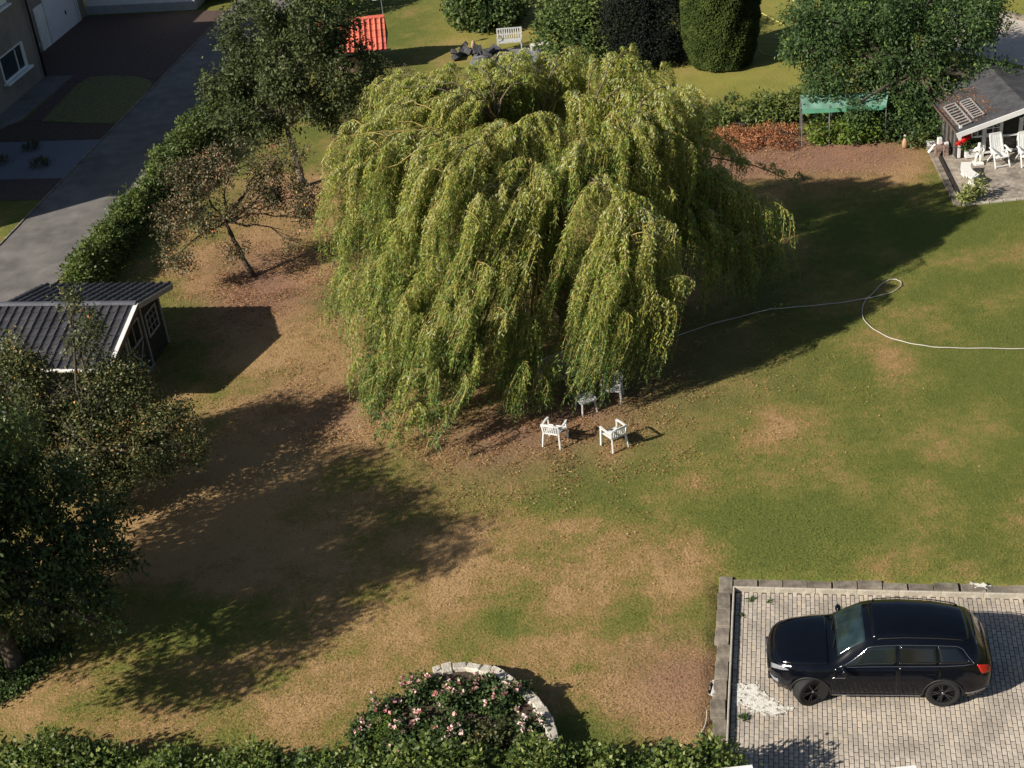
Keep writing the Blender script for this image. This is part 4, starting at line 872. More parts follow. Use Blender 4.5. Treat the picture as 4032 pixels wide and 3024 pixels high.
# statue of a child on a base
p = G(3700+500*.3013, 350+1000*.3013)
st = thing('cherub_statue', 'white stone child statue standing on the terrace beside the red flowers', 'statue', (p[0], p[1], .05))
q = MB(); q.box((0, 0, .05), (.36, .34, .1)); q.build('plinth', MT['stonew'], st, bevel=.015)
J = [((0, 0, .46), .085), ((0, -.02, .6), .095), ((0, 0, .74), .05), ((0, -.01, .83), .085), ((0, -.01, .9), .05), ((.06, 0, .42), .065), ((.08, -.05, .26), .055), ((.07, .02, .12), .04), ((-.06, 0, .42), .065), ((-.08, .03, .26), .055), ((-.1, .02, .12), .04), ((.13, 0, .68), .045), ((.2, -.04, .56), .035), ((.12, -.12, .56), .032), ((-.13, 0, .68), .045), ((-.21, -.03, .58), .035), ((-.14, -.13, .62), .032)]
E_ = [(0, 1), (1, 2), (2, 3), (3, 4), (0, 5), (5, 6), (6, 7), (0, 8), (8, 9), (9, 10), (1, 11), (11, 12), (12, 13), (1, 14), (14, 15), (15, 16)]
me = bpy.data.meshes.new('figure'); me.from_pydata([j[0] for j in J], E_, []); me.materials.append(MT['stonew']); fo = bpy.data.objects.new('figure', me); link(fo, st)
sm = fo.modifiers.new('skin', 'SKIN')
for i, j in enumerate(J): me.skin_vertices[0].data[i].radius = (j[1], j[1])
me.skin_vertices[0].data[0].use_root = True
fo.modifiers.new('sub', 'SUBSURF').levels = 1; fo.modifiers['sub'].render_levels = 1
# curved bench of white cast stone
p0 = G(3700+470*.3013, 350+1050*.3013, .05)
cbx = thing('curved_bench', 'white cast stone curved bench at the corner of the terrace', 'bench', (0, 0, 0))
pts = [G(3700+a*.3013, 350+b*.3013, .48) for a, b in ((345, 965), (335, 1030), (370, 1100), (450, 1150))]
pi_ = [G(3700+a*.3013, 350+b*.3013, .48) for a, b in ((425, 960), (405, 1010), (430, 1050), (490, 1110))]
def smoothp(P_, n=12):
    P_ = np.array(P_); t = np.linspace(0, len(P_)-1, n); out = []
    for k in t:
        i = min(int(k), len(P_)-2); u_ = k-i; a_ = P_[max(i-1, 0)]; b_ = P_[i]; c_ = P_[i+1]; d_ = P_[min(i+2, len(P_)-1)]
        out.append(.5*((2*b_)+(-a_+c_)*u_+(2*a_-5*b_+4*c_-d_)*u_**2+(-a_+3*b_-3*c_+d_)*u_**3))
    return np.array(out)
ou = smoothp([G(3700+a*.3013, 350+b*.3013, .48) for a, b in ((280, 960), (275, 1040), (330, 1130), (440, 1170))]); inn = smoothp([G(3700+a*.3013, 350+b*.3013, .48) for a, b in ((425, 955), (405, 1010), (430, 1060), (520, 1120))])
q = MB(); poly = [tuple(p[:2]) for p in ou]+[tuple(p[:2]) for p in inn[::-1]]; q.prism(poly, .42, .49); q.build('seat', MT['stonew'], cbx)
for k in (2, 9):
    c = (ou[k]+inn[k])/2; q = MB(); q.box((c[0], c[1], .24), (.16, .3, .36), taper=.8); q.box((c[0], c[1], .04), (.24, .36, .08)); q.build('support', MT['stonew'], cbx, bevel=.01)
# flower pot with red flowers on white stand
p = G(3700+350*.3013, 350+900*.3013, .05); fp = thing('red_flower_planter', 'mass of red flowers in a white planter by the cabin corner post', 'planter', (p[0], p[1], .05))
q = MB(); q.box((.12, 0, .22), (.42, .3, .36)); q.build('planter_box', MT['whitep'], fp, bevel=.01)
foliage('leaves', [(0, 0, .55, .34, .25, .28)], 60, 8, .06, .1, .07, L['shrub'], fp, thr=-1)
foliage('petals', [(-.02, -.05, .72, .38, .28, .28), (.3, -.02, .62, .24, .2, .24)], 60, 6, .04, .1, .09, MT['flower_red'], fp, thr=-.1)
# variegated shrub at the terrace corner
p = G(3835, 792); vs = thing('variegated_shrub', 'pale yellow green variegated shrub at the terrace corner', 'shrub', (p[0], p[1], 0))
foliage('leaves', [(0, .05, .32, .45, .36, .36), (-.15, -.1, .25, .4, .3, .28), (.1, .2, .62, .28, .28, .25)], 38, 8, .08, .17, .06, L['variegated'], vs, thr=-.25, noise_s=.4)
q = MB()
for k in range(9): q.tube(curve((random.uniform(-.1, .1), random.uniform(-.1, .1), 0), (random.uniform(-.35, .35), random.uniform(-.2, .3), random.uniform(.3, .75)), .1, 3), [.015, .012, .009, .006], 4)
tag(q.build('stems', MT['bark'], vs), kind='stuff')
# stacked bricks, white box and debris beside cabin
bs = thing('brick_stack', 'two rough piles of old brown bricks standing beside the cabin wall', 'bricks', (0, 0, 0)); src = None
for (px, py, nx_, nz) in ((3690, 622, 1, 5), (3722, 618, 1, 5), (3700, 600, 2, 4)):
    c = G(px, py)
    for i in range(nx_):
        for z in range(nz):
            for k in range(2):
                if src is None: q = MB(); q.box((0, 0, 0), (.21, .11, .085)); src = q.build('brick', MT['brick'], bs, bevel=.006); o = src
                else: o = inst(src, bs)
                o.location = (c[0]+i*.22+random.uniform(-.02, .02), c[1]+k*.13+random.uniform(-.01, .01), .045+z*.09); o.rotation_euler = (0, 0, random.uniform(-.2, .2))
for (px, py, d_, lb, zz) in ((3699, 566, (.16, .16, .26), 'upright white box on top of the brick piles by the cabin', .45), (3665, 575, (.3, .2, .22), 'low whitish container in the plants left of the brick piles', 0), (3725, 578, (.16, .16, .2), 'small white pot behind the right brick pile', .3)):
    c = G(px, py, zz); q = MB(); q.box((0, 0, d_[2]/2+zz), d_); o = q.build('white_box', MT['whitep'], bevel=.01); o.location = (c[0], c[1], 0); tag(o, lb, 'box')
c = G(3660, 605); q = MB(); q.bar((c[0]-.05, c[1], .05), (c[0]+.22, c[1]+.05, .35), .12, .03); tag(q.build('pale_board', MT['whitep']), 'pale board leaning against the left brick pile', 'board')
c = G(3562, 583); gn = thing('garden_figure', 'small orange and cream standing garden figure at the edge of the bushes', 'garden figure', (c[0], c[1], 0))
q = MB(); q.lathe([(.05, 0), (.1, .05), (.12, .2), (.07, .38), (.03, .42)], 10); q.build('body', MT['terracotta'], gn, smooth=True); q = MB(); q.blob((0, 0, .5), (.07, .07, .08), 8, 6); q.lathe([(.07, .52), (.02, .58)], 8); q.build('head', MT['edging'], gn, smooth=True)

# ================================================================ GREEN CANOPY
cn = thing('green_canopy', 'long green tarpaulin canopy on thin metal posts behind the hedge', 'canopy', (0, 0, 0))
zc1, zc0 = 1.75, 1.6
a_, b_ = G(3152, 375, zc1), G(3500, 360, zc1); c_, d_ = G(3158, 432, zc0), G(3490, 415, zc0)
n1, n2 = 24, 8; V = []; F = []
for i in range(n1+1):
    for j in range(n2+1):
        u_, v_ = i/n1, j/n2; p = (a_*(1-u_)+b_*u_)*(1-v_)+(c_*(1-u_)+d_*u_)*v_; p = p.copy(); p[2] += .03*math.sin(u_*40)*math.sin(v_*3.1) - .07*math.sin(math.pi*v_)*abs(math.sin(u_*math.pi*4)); V.append(p)
for i in range(n1):
    for j in range(n2): k = i*(n2+1)+j; F.append((k, k+1, k+n2+2, k+n2+1))
q = MB(); q.add(V, F); q.build('sheet', MT['fabric'], cn, smooth=True)
V = []; F = []
for i in range(n1+1):
    u_ = i/n1; p = c_*(1-u_)+d_*u_; V += [(p[0], p[1]-.01, p[2]), (p[0], p[1]-.015-.01*math.sin(i), p[2]-.17)]
F = [(2*i, 2*i+1, 2*i+3, 2*i+2) for i in range(n1)]; q = MB(); q.add(V, F); q.build('valance', mat('green_tarpaulin_edge', (.1, .32, .2), .6, .1, 3), cn, smooth=True)
for u_ in (0, .33, .66, 1):
    for (e, f_) in ((a_, b_), (c_, d_)):
        p = e*(1-u_)+f_*u_; q = MB(); q.tube([(p[0], p[1], 0), (p[0], p[1], p[2]-.01)], .02, 6); q.build('post', MT['metal'], cn)

# ================================================================ FLOWER BED WITH STONE WALL
wpix = [(1700, 2640), (1745, 2628), (1815, 2618), (1890, 2625), (1960, 2648), (2010, 2680), (2065, 2720), (2105, 2755), (2130, 2790), (2155, 2830), (2168, 2870), (2180, 2915), (2182, 2960), (2178, 3010), (2165, 3060)]
wpts = smoothp([G(x, y, .5) for x, y in wpix], 48)
bw = thing('flowerbed_wall', 'curved low wall of pale rough stones round the rose bed', 'stone wall')
cum = np.concatenate([[0], np.cumsum(np.linalg.norm(np.diff(wpts[:, :2], axis=0), axis=1))])
s = 0; layer_h = [.0, .17, .34]
for li, zb_ in enumerate(layer_h):
    s = random.uniform(0, .2)
    while s < cum[-1]-.2:
        ln = random.uniform(.2, .42); m_ = min(s+ln/2, cum[-1]-.01)
        x = np.interp(m_, cum, wpts[:, 0]); y = np.interp(m_, cum, wpts[:, 1]); x2 = np.interp(m_+.05, cum, wpts[:, 0]); y2 = np.interp(m_+.05, cum, wpts[:, 1]); a_ = math.atan2(y2-y, x2-x)
        q = MB(); wd_ = random.uniform(.22, .3) if li == 2 else .26; q.box((0, 0, 0), (ln-.012, wd_, .165))
        o = q.build('stone', MT['stone'], bw, bevel=.0)
        for v_ in o.data.vertices: v_.co += Vector((random.uniform(-.02, .02), random.uniform(-.025, .025), random.uniform(-.02, .014)))
        bm = bmesh.new(); bm.from_mesh(o.data); bmesh.ops.bevel(bm, geom=list(bm.edges), offset=.022, segments=1, affect='EDGES'); bm.to_mesh(o.data); bm.free()
        o.location = (x, y, zb_+.085); o.rotation_euler = (random.uniform(-.03, .03), random.uniform(-.03, .03), a_); s += ln
bc = np.array([-2.3, 23.9]); poly = [tuple(p[:2]) for p in wpts] + [(-3.6, 23.2), (-3.8, 24.6), (-3.3, 25.6)]
q = MB(); q.prism(poly, -.02, .4); tag(q.build('flowerbed_soil', MT['soil']), kind='structure')
def rose(px, py, z, rx, ry, rz, nbl, label, leaf=L['shrub'], petal=.5, cat='rose bush'):
    p = G(px, py, z); t = thing('rose_bush', label, cat, (p[0], p[1], 0), 0, 'rose bushes in the flowerbed')
    _, T = foliage('leaves', [(0, 0, z*.92, rx*1.1, ry*1.1, rz*.8), (0, 0, z*.6, rx, ry, rz*.7)], 60, 9, .06, .095, .062, leaf, t, noise_s=.35, thr=-.2, vb=(.45, .25))
    q = MB()
    for k in range(8): q.tube(curve((random.uniform(-.1, .1), random.uniform(-.1, .1), .2), T[random.randrange(len(T))], .05, 3), [.012, .01, .008, .005], 4)
    tag(q.build('stems', MT['bark'], t), kind='stuff')
    if nbl:
        T2 = T[T[:, 2] > z]; k = RNG.integers(0, max(1, len(T2)), nbl); c = T2[k]+[0, 0, .05]; per = 9
        P_ = np.repeat(c, per, 0)+RNG.normal(size=(nbl*per, 3))*.018; D_ = U(RNG.normal(size=(nbl*per, 3))+[0, 0, .9])
        leaf_obj('blossoms', P_, D_, .075, .07, MT['petal'], np.clip(petal+np.repeat(RNG.normal(size=nbl)*.3, per), 0, 1), t)
    return t
rose(1500, 2790, .55, .42, .4, .38, 12, 'pink rose bush at the upper left of the bed, away from the stones')
rose(1650, 2710, .65, .48, .4, .4, 16, 'dark leaved rose bush with pink blooms at the top left of the bed')
rose(1440, 2860, .45, .4, .4, .35, 9, 'low rose bush at the far left end of the flowerbed')
rose(1600, 2850, .6, .5, .45, .4, 14, 'pink rose bush in the middle of the left half of the bed')
rose(1800, 2740, .65, .5, .4, .36, 12, 'rose bush with pale blooms just inside the top stones')
rose(1960, 2760, .6, .45, .4, .34, 8, 'rose bush with a few pink blooms inside the curve of the wall')
rose(1760, 2870, .6, .5, .45, .38, 12, 'rose bush with clustered salmon blooms in the middle of the bed')
rose(2080, 2850, .55, .36, .4, .3, 16, 'small rose bush with many pale blooms against the wall', petal=.9)
rose(2010, 2715, .55, .4, .32, .3, 6, 'rose bush leaning over the stones at the upper right of the wall')
rose(1900, 2690, .55, .4, .3, .3, 5, 'rose bush right behind the top middle stones of the wall')
rose(1850, 2960, .5, .5, .4, .34, 0, 'olive bush by the bench end in the bottom of the bed', L['olive'], cat='shrub')
rose(1560, 2940, .5, .45, .4, .34, 3, 'low rose bush in front of the bright lime bush by the hedge')
rose(1930, 2890, .55, .5, .45, .34, 0, 'sparse olive shrub without blooms in the right half of the bed', L['apple'], cat='shrub')
rose(2070, 2950, .55, .45, .4, .32, 2, 'olive brown shrub at the lower right of the bed by the last stones', L['olive'], cat='shrub')
p = G(1515, 2880, .5); t = thing('bright_shrub', 'small bright lime green bush at the lower left of the flowerbed', 'shrub', (p[0], p[1], 0)); foliage('leaves', [(0, 0, .55, .3, .28, .3)], 90, 9, .05, .06, .03, L['bright'], t, thr=-1)
c = G(1725, 2955, .8); t = thing('wooden_bench', 'grey weathered plank bench between the flowerbed and the front hedge', 'bench', (c[0], c[1]-.3, 0), R(2))
for k, y in enumerate((.0, .13, .26)): q = MB(); q.box((0, y-.1, .62), (1.15, .11, .035)); q.build('plank', MT['greywood'], t)
for s in (-1, 1): q = MB(); q.box((s*.45, 0, .3), (.08, .34, .6)); q.build('leg', MT['greywood'], t)
q = MB(); q.box((0, .22, .9), (1.15, .03, .1)); q.build('plank', MT['greywood'], t)

# ================================================================ HEDGES
def hedge(name, label, pts, hw, h, leaf, Ln, Wd, dens=34, per=8, seg=.45, cat='hedge', varh=.24, thr=-.35, vb=(.5, .25)):
    root = thing(name, label, cat); bl = []; P_ = [Vector((p[0], p[1], 0)) for p in pts]
    for a_, b_ in zip(P_, P_[1:]):
        n = max(1, int((b_-a_).length/seg))
        for i in range(n):
            c = a_.lerp(b_, (i+.5)/n); k = 1+random.uniform(-varh, varh)
            bl.append((c.x+random.uniform(-.1, .1), c.y+random.uniform(-.1, .1), h*.52*k, hw*k, hw*k, h*.52*k))
    foliage('leaves', bl, dens, per, .09, Ln, Wd, leaf, root, noise_s=.6, thr=thr, vb=vb, hollow=.6)
    q = MB()
    for b in bl[::2]:
        for j in range(3): q.tube(curve((b[0]+random.uniform(-.15, .15), b[1]+random.uniform(-.15, .15), 0), (b[0]+random.uniform(-.4, .4)*hw, b[1]+random.uniform(-.4, .4)*hw, h*.8), .05, 3), [.025, .02, .012, .006], 4)
    tag(q.build('stems', MT['bark'], root), kind='stuff'); return root
hedge('driveway_hedge', 'bushy green boundary hedge between the asphalt driveway and the orchard', [W(-25.25, 44.5), W(-25.4, 52), W(-25.35, 60), W(-25.3, 69), W(-25.2, 76)], .66, 1.4, L['laurel'], .15, .08, dens=26)
fh = [G(x, y, 1.2) for x, y in ((-250, 2975), (600, 3030), (1400, 3050), (2200, 3050), (2830, 3030))]
hedge('front_hedge', 'leafy hedge running along the bottom edge of the photo in front of the lawn', [(p[0], p[1]+.0) for p in fh], .68, 1.46, L['fronth'], .12, .075, dens=46, per=9, seg=.35, vb=(.5, .28))
hp = [W(*Winv(*G(x, y)[:2])) for x, y in ((2600, 500), (2800, 500), (3000, 490), (3150, 480))]
hedge('laurel_hedge', 'low laurel hedge behind the brown leaf heap, left of the green canopy', hp, .6, 1.2, L['laurel'], .2, .08, dens=14, per=7)
hp = [W(*Winv(*G(x, y)[:2])) for x, y in ((3150, 480), (3300, 470), (3520, 462))]
hedge('back_laurel_hedge', 'dark laurel hedge standing behind and under the green canopy', hp, .5, 1.1, L['shrub'], .2, .08, dens=12, per=7)
hp = [G(x, y) for x, y in ((3180, 560), (3250, 566), (3330, 560), (3490, 552))]
hedge('bramble_row', 'bright green raspberry and bean plants in front of the green canopy', hp,   .55, 1.15, L['bright'], .13, .1, dens=34, per=7, cat='plants', vb=(.35, .25))
hp = [G(x, y) for x, y in ((3560, 560), (3640, 590))]
hedge('corner_bush', 'dark leafy bush between the small orange figure and the brick piles', hp, .45, .9, L['shrub'], .14, .07, dens=20, per=7, cat='bush')
# boxed low hedge near the red roof
t = thing('clipped_hedge', 'low rounded clipped hedge turning brown in front of the red tiled roof', 'hedge')
lh = [G(x, y, 1.9) for x, y in ((1400, 260), (1500, 250), (1580, 270), (1640, 320), (1470, 330), (1560, 350), (1680, 380), (1400, 330), (1330, 380), (1430, 420), (1560, 430))]
foliage('leaves', [(p[0], p[1], 1.25, .9, 1.1, .7) for p in lh]+[(p[0], p[1], .6, .9, 1.0, .6) for p in lh], 14, 9, .08, .07, .045, L['olive'], t, noise_s=.8, thr=-.5, hollow=.7)
q = MB()
for p in lh: q.tube([(p[0], p[1], 0), (p[0]+.1, p[1], .5)], [.05, .02], 5)
tag(q.build('stems', MT['bark'], t), kind='stuff')
# ivy ground cover below the cherry tree
gp = np.array([(G(x, y)) for x, y in zip(RNG.uniform(-150, 260, 500), RNG.uniform(2520, 2760, 500)) if (x/280.)+((y-2520)/240.) < 1.05])
t = thing('ivy_patch', 'patch of dark green ivy under the tree at the left edge of the photo', 'ivy')
n = len(gp)*40; P_ = np.repeat(gp, 40, 0)+RNG.normal(size=(n, 3))*[.18, .18, .07]; P_[:, 2] = np.abs(P_[:, 2])+.02
leaf_obj('leaves', P_, U(RNG.normal(size=(n, 3))*[1, 1, .35]), .08, .06, L['shrub'], .45+RNG.normal(size=n)*.25, t, S=RNG.normal(size=(n, 3))*[1, 1, .3])

# ================================================================ TREES
def tree(name, label, cat, base, head, tr, blobs, dens, per, spread, Ln, Wd, leaf, barkm, noise_s=1.0, thr=-.1, droop=.25, vb=(.5, .22), sub=3, hollow=.4, fruit=0, targets=None):
    t = thing(name, label, cat, (base[0], base[1], 0)); B = np.array([base[0], base[1], 0])
    bl = [(b[0]-B[0], b[1]-B[1], b[2], b[3], b[4], b[5]) for b in blobs]
    _, T = foliage('crown', bl, dens, per, spread, Ln, Wd, leaf, t, noise_s=noise_s, thr=thr, droop=droop, vb=vb, hollow=hollow)
    hd = Vector(head)-Vector(B)
    limbs(t, (0, 0, -.05), hd, tr, [b[:3] for b in bl], barkm, sub=sub, T=T)
    if fruit:
        q = MB(); vv = []
        for k in RNG.integers(0, len(T), fruit):
            n0 = len(q.v); q.blob(T[k]+[0, 0, -.08], (.045, .045, .042), 6, 4); vv += [random.random()]*(len(q.v)-n0)
        o = q.build('fruit', MT['fruit'], t, smooth=True); o['kind'] = 'stuff'; o.data.attributes.new('v', 'FLOAT', 'POINT').data.foreach_set('value', vv)
    return t
b = G(1197, 733)
def ab(px, py, Y, rx, ry, rz): p = AT(px, py, Y); return (p[0], p[1], p[2], rx, ry, rz)
tree('broadleaf_tree', 'tall dense dark green tree with a bare pale lower trunk beside the red roof', 'tree', b, (b[0]-.25, b[1], 2.6), .17,
  [ab(1000, 430, 57, 1.4, 1.4, 1.1), ab(1180, 400, 57, 1.4, 1.5, 1.1), ab(1330, 420, 57, 1.1, 1.2, 1.0), ab(950, 300, 57.5, 1.4, 1.4, 1.2), ab(1120, 250, 57, 1.7, 1.7, 1.4), ab(1330, 260, 57, 1.4, 1.4, 1.2), ab(1000, 120, 58, 1.5, 1.5, 1.2), ab(1220, 100, 57.5, 1.5, 1.5, 1.2), ab(1100, 20, 58, 1.3, 1.3, 1.1), ab(1350, 130, 58, .9, 1, .9), ab(1440, 280, 57.5, .8, .9, .9), ab(860, 330, 57.5, .8, .9, .8), ab(900, 470, 57, .9, .9, .8), ab(1040, 520, 56.7, .9, .9, .5)],
  26, 9, .13, .17, .08, L['dark'], MT['barkpale'], noise_s=.8, thr=-.05, sub=2)
b = G(1000, 1088)
tree('apple_tree', 'sparse apple tree with reddish leaves and leaning dark trunk near the driveway hedge', 'tree', b, (b[0]-.7, b[1]+.4, 2.1), .11,
  [ab(760, 700, 49.5, 1.2, 1.2, .8), ab(900, 640, 50, 1.2, 1.2, .8), ab(1050, 680, 50, 1.2, 1.2, .7), ab(1180, 780, 49.6, 1, 1, .6), ab(680, 860, 49, .9, .9, .7), ab(820, 850, 48.8, 1.1, 1, .7), ab(700, 1010, 48.3, .65, .7, .6), ab(1010, 800, 49.4, .9, .9, .5), ab(1130, 620, 50.5, .9, .9, .6), ab(1160, 950, 48.8, .35, .4, .25), ab(1200, 860, 49.2, .7, .7, .35), ab(930, 980, 48.6, .5, .5, .3), ab(1100, 740, 49.8, .9, .9, .5)],
  44, 7, .13, .11, .055, L['applered'], MT['bark'], noise_s=.5, thr=.04, sub=4, fruit=25, vb=(.42, .26))
b = G(430, 2010)
tree('apple_tree', 'apple tree bearing yellow and red fruit in front of the dark roofed shed', 'tree', b, (b[0]-.1, b[1]+.1, 2.0), .13,
  [ab(150, 1600, 36.5, 1.3, 1.2, 1), ab(400, 1570, 36.5, 1.4, 1.2, 1), ab(620, 1640, 36.3, 1.0, 1.1, .8), ab(300, 1750, 35.6, 1.4, 1.2, .9), ab(560, 1800, 35.4, 1.1, 1, .7), ab(60, 1700, 36, 1.2, 1.2, 1), ab(330, 1320, 37, .55, .7, .7), ab(80, 1400, 37, .7, .7, .7), ab(760, 1760, 35.5, .5, .6, .4), ab(200, 1880, 35, 1.1, 1, .7), ab(430, 1900, 35, .8, .8, .45), ab(60, 1500, 36.5, .9, 1, .8), ab(480, 1480, 37, .7, .8, .5), ab(280, 1200, 37.3, .25, .3, .5), ab(-200, 1600, 36, 1.3, 1.3, 1.2)],
  64, 9, .15, .105, .06, L['apple'], MT['bark'], noise_s=.6, thr=-.06, sub=4, fruit=90, vb=(.45, .25))
b = G(70, 2630)
tree('cherry_tree', 'large cherry tree with drooping dark leaves at the lower left edge', 'tree', b, (b[0]-.3, b[1]+.4, 2.0), .24,
  [ab(-100, 1950, 31.5, 1.4, 1.5, 1.2), ab(120, 1900, 31.5, 1.2, 1.3, 1), ab(100, 2150, 30.5, 1.4, 1.3, 1), ab(260, 1960, 31.6, .9, 1, .7), ab(430, 2010, 31.5, .6, .7, .4), ab(60, 1760, 32, .9, 1, .8), ab(230, 2230, 30, .8, .8, .6), ab(330, 2100, 30.8, 1.0, 1.1, .7), ab(470, 2200, 30.5, .5, .6, .35), ab(-150, 2300, 29.5, 1.5, 1.5, 1.2), ab(120, 2350, 29.6, 1.1, 1.1, .8), ab(330, 2330, 29.6, .8, .8, .5), ab(400, 2460, 29, .45, .5, .35), ab(250, 2480, 28.8, .5, .5, .35), ab(-500, 1900, 30, 2.2, 2.2, 1.6), ab(-600, 2300, 28.5, 2.2, 2.4, 1.8), ab(-300, 1650, 31.5, 1.6, 1.6, 1.2), ab(-800, 1900, 27.5, 2.2, 2.4, 1.8), (-13.7, 28.3, 6.4, 1.9, 1.7, 1.4), (-13.6, 26.6, 5.2, 1.9, 1.8, 1.4), (-13.2, 27.0, 7.3, 1.3, 1.2, 1.0), (-14.4, 25.2, 4.6, 1.8, 1.6, 1.4), (-12.6, 30.4, 6.0, 1.0, 1.1, .8)],
  26, 10, .17, .17, .07, L['cherry'], MT['bark'], noise_s=.8, thr=-.06, droop=.9, sub=4)
b = G(3600, 510)
tree('locust_tree', 'large feathery locust tree shading the cabin at the upper right', 'tree', b, (b[0]+.2, b[1]+.5, 2.2), .24,
  [ab(3250, 150, 57.5, 1.6, 1.7, 1.2), ab(3250, 320, 56.5, 1.0, 1.2, .8), ab(3420, 60, 58, 1.7, 1.7, 1.3), ab(3450, 260, 57, 1.5, 1.5, 1.2), ab(3420, 400, 55.8, 1.0, 1, .8), ab(3600, 150, 57.5, 1.7, 1.7, 1.4), ab(3620, 340, 56.5, 1.4, 1.5, 1.1), ab(3780, 100, 58, 1.5, 1.6, 1.2), ab(3780, 330, 57, 1.5, 1.5, 1.1), ab(3880, 60, 58.5, 1, 1.1, .9), ab(3920, 300, 57, 1, 1.1, .6), ab(3990, 370, 56.5, .9, 1, .5), ab(3150, 80, 57.5, .7, .8, .6), ab(3380, 480, 55.2, .4, .5, .5), ab(3700, 440, 55.3, 1.0, 1, .6), ab(3850, 420, 55.3, .9, .9, .5), ab(3560, 20, 60, 1.8, 1.8, 1.4), ab(3250, -30, 60, 1.4, 1.5, 1.2), ab(3450, -90, 61, 1.6, 1.6, 1.2), ab(3720, -70, 61, 1.7, 1.6, 1.2), ab(3880, -60, 61, 1.1, 1.2, 1), ab(3560, 430, 55.6, .9, .9, .7), ab(3680, 500, 55, .6, .7, .5), ab(3500, 500, 55.2, .45, .5, .5), ab(3800, 440, 55.2, .8, .8, .4), ab(3950, 370, 56, .7, .8, .4), ab(3370, 430, 55, .4, .5, .45), ab(3120, 200, 57, .35, .4, .35), ab(3990, 330, 57, .5, .6, .4)],
  26, 12, .18, .17, .07, L['locust'], MT['bark'], noise_s=.55, thr=-.12, droop=.6, sub=3, vb=(.42, .2))
# big round shrubs at the top
def shrub(name, label, blobs, leaf, dens, Ln, Wd, per=8, thr=-.2, vb=(.5, .25), base=None, ns=.8, cat='shrub', hollow=.6):
    t = thing(name, label, cat, (base[0], base[1], 0)); bl = [(x-base[0], y-base[1], z, a_, b_, c_) for x, y, z, a_, b_, c_ in blobs]
    foliage('leaves', bl, dens, per, .12, Ln, Wd, leaf, t, noise_s=ns, thr=thr, vb=vb, hollow=hollow)
    q = MB()
    for x, y, z, a_, b_, c_ in bl: q.tube(curve((0, 0, 0), (x, y, z), .05, 4), [.09, .07, .05, .04, .02], 5)
    tag(q.build('stems', MT['bark'], t), kind='stuff')
b = G(1930, 100); shrub('round_shrub', 'big glossy round shrub left of the two behind the white bench', [(b[0]-.9, b[1], 1.2, 1.5, 1.4, 1.3), (b[0]+.7, b[1], 1.1, 1.6, 1.4, 1.3), (b[0], b[1]+1, 1.8, 1.8, 1.5, 1.4), (b[0]+.2, b[1]-.7, .8, 1.4, 1, .9)], L['shrub'], 22, .2, .13, base=b)
b = G(2270, 225); shrub('round_shrub', 'big mid green round shrub right behind the top of the willow', [(b[0]-.5, b[1], 1.2, 1.5, 1.5, 1.3), (b[0]+.9, b[1]-.2, 1.2, 1.4, 1.4, 1.3), (b[0], b[1]+.8, 2, 1.6, 1.5, 1.3), (b[0]+.6, b[1]-1.2, .8, 1.3, 1, .8)], L['shrub'], 26, .17, .11, base=b, vb=(.65, .25))
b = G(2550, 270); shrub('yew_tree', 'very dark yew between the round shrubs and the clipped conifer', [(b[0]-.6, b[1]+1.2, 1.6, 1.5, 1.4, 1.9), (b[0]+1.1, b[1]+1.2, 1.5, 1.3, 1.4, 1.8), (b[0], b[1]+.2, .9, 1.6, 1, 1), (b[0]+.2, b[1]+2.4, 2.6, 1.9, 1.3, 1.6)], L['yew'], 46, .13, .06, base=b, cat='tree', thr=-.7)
b = G(1150, 30); p0 = W(-21.5, 86)
for i, (px, py, rr_, lf, lb) in enumerate(((800, 5, 1.3, 'bright', 'yellow green bush beside the white outbuilding at the top'), (950, -40, 1.5, 'yew', 'dark bush behind the yellow green bush at the top edge'), (1330, 60, 1.6, 'shrub', 'green tree crown behind the dark tree at the top left'), (1250, -60, 2.2, 'dark', 'dark tree at the top edge throwing shade behind the red roof'))):
    b = G(px, py); shrub('bush', lb, [(b[0], b[1], rr_*.8, rr_, rr_, rr_*.9), (b[0]+.5, b[1]+.6, rr_*1.3, rr_*.8, rr_*.8, rr_*.8)], L[lf], 24, .15, .1, base=b)
# clipped conifer column
b = np.array([11.3, 65.9, 0]); t = thing('clipped_conifer', 'tall dense conifer clipped to a barrel shape at the top of the photo', 'tree', (b[0], b[1], 0))
n = 56000; z = RNG.uniform(.12, 5.6, n); a_ = RNG.uniform(0, 2*np.pi, n); prof = np.interp(z, [0, .2, 1.0, 2.2, 3.8, 5.2, 5.6], [1.2, 1.38, 1.58, 1.7, 1.72, 1.5, 1.1])
rad = prof*(1+.05*np.sin(a_*9+z*3)*np.sin(z*5)) - np.abs(RNG.normal(size=n))*.07; P_ = np.stack([rad*np.cos(a_), rad*np.sin(a_), z], 1)
D_ = U(np.stack([np.cos(a_), np.sin(a_), np.full(n, -.25)], 1)+RNG.normal(size=(n, 3))*.4); Nn = U(np.stack([np.cos(a_)*.5, np.sin(a_)*.5, np.ones(n)], 1)+RNG.normal(size=(n, 3))*.4)
cl = vnoise(a_*1.6*3, z*3, 1, 5)
leaf_obj('crown', P_, D_, .15, .07, L['conif'], .25+.5*cl+RNG.normal(size=n)*.15, t, S=np.cross(D_, Nn))
q = MB(); q.tube([(0, 0, 0), (0, 0, 4.2)], [.16, .05], 8); q.build('trunk', MT['bark'], t, smooth=True)
q = MB(); q.lathe([(.2, .2), (1.15, .3), (1.48, 2.2), (1.5, 3.8), (1.25, 5.2), (.7, 5.5)], 24); o = q.build('dark_core', mat('conifer_inside', (.008, .01, .005), .9, .3, 9), t, smooth=True)  # solid near-black core: shade inside the crown put into its colour

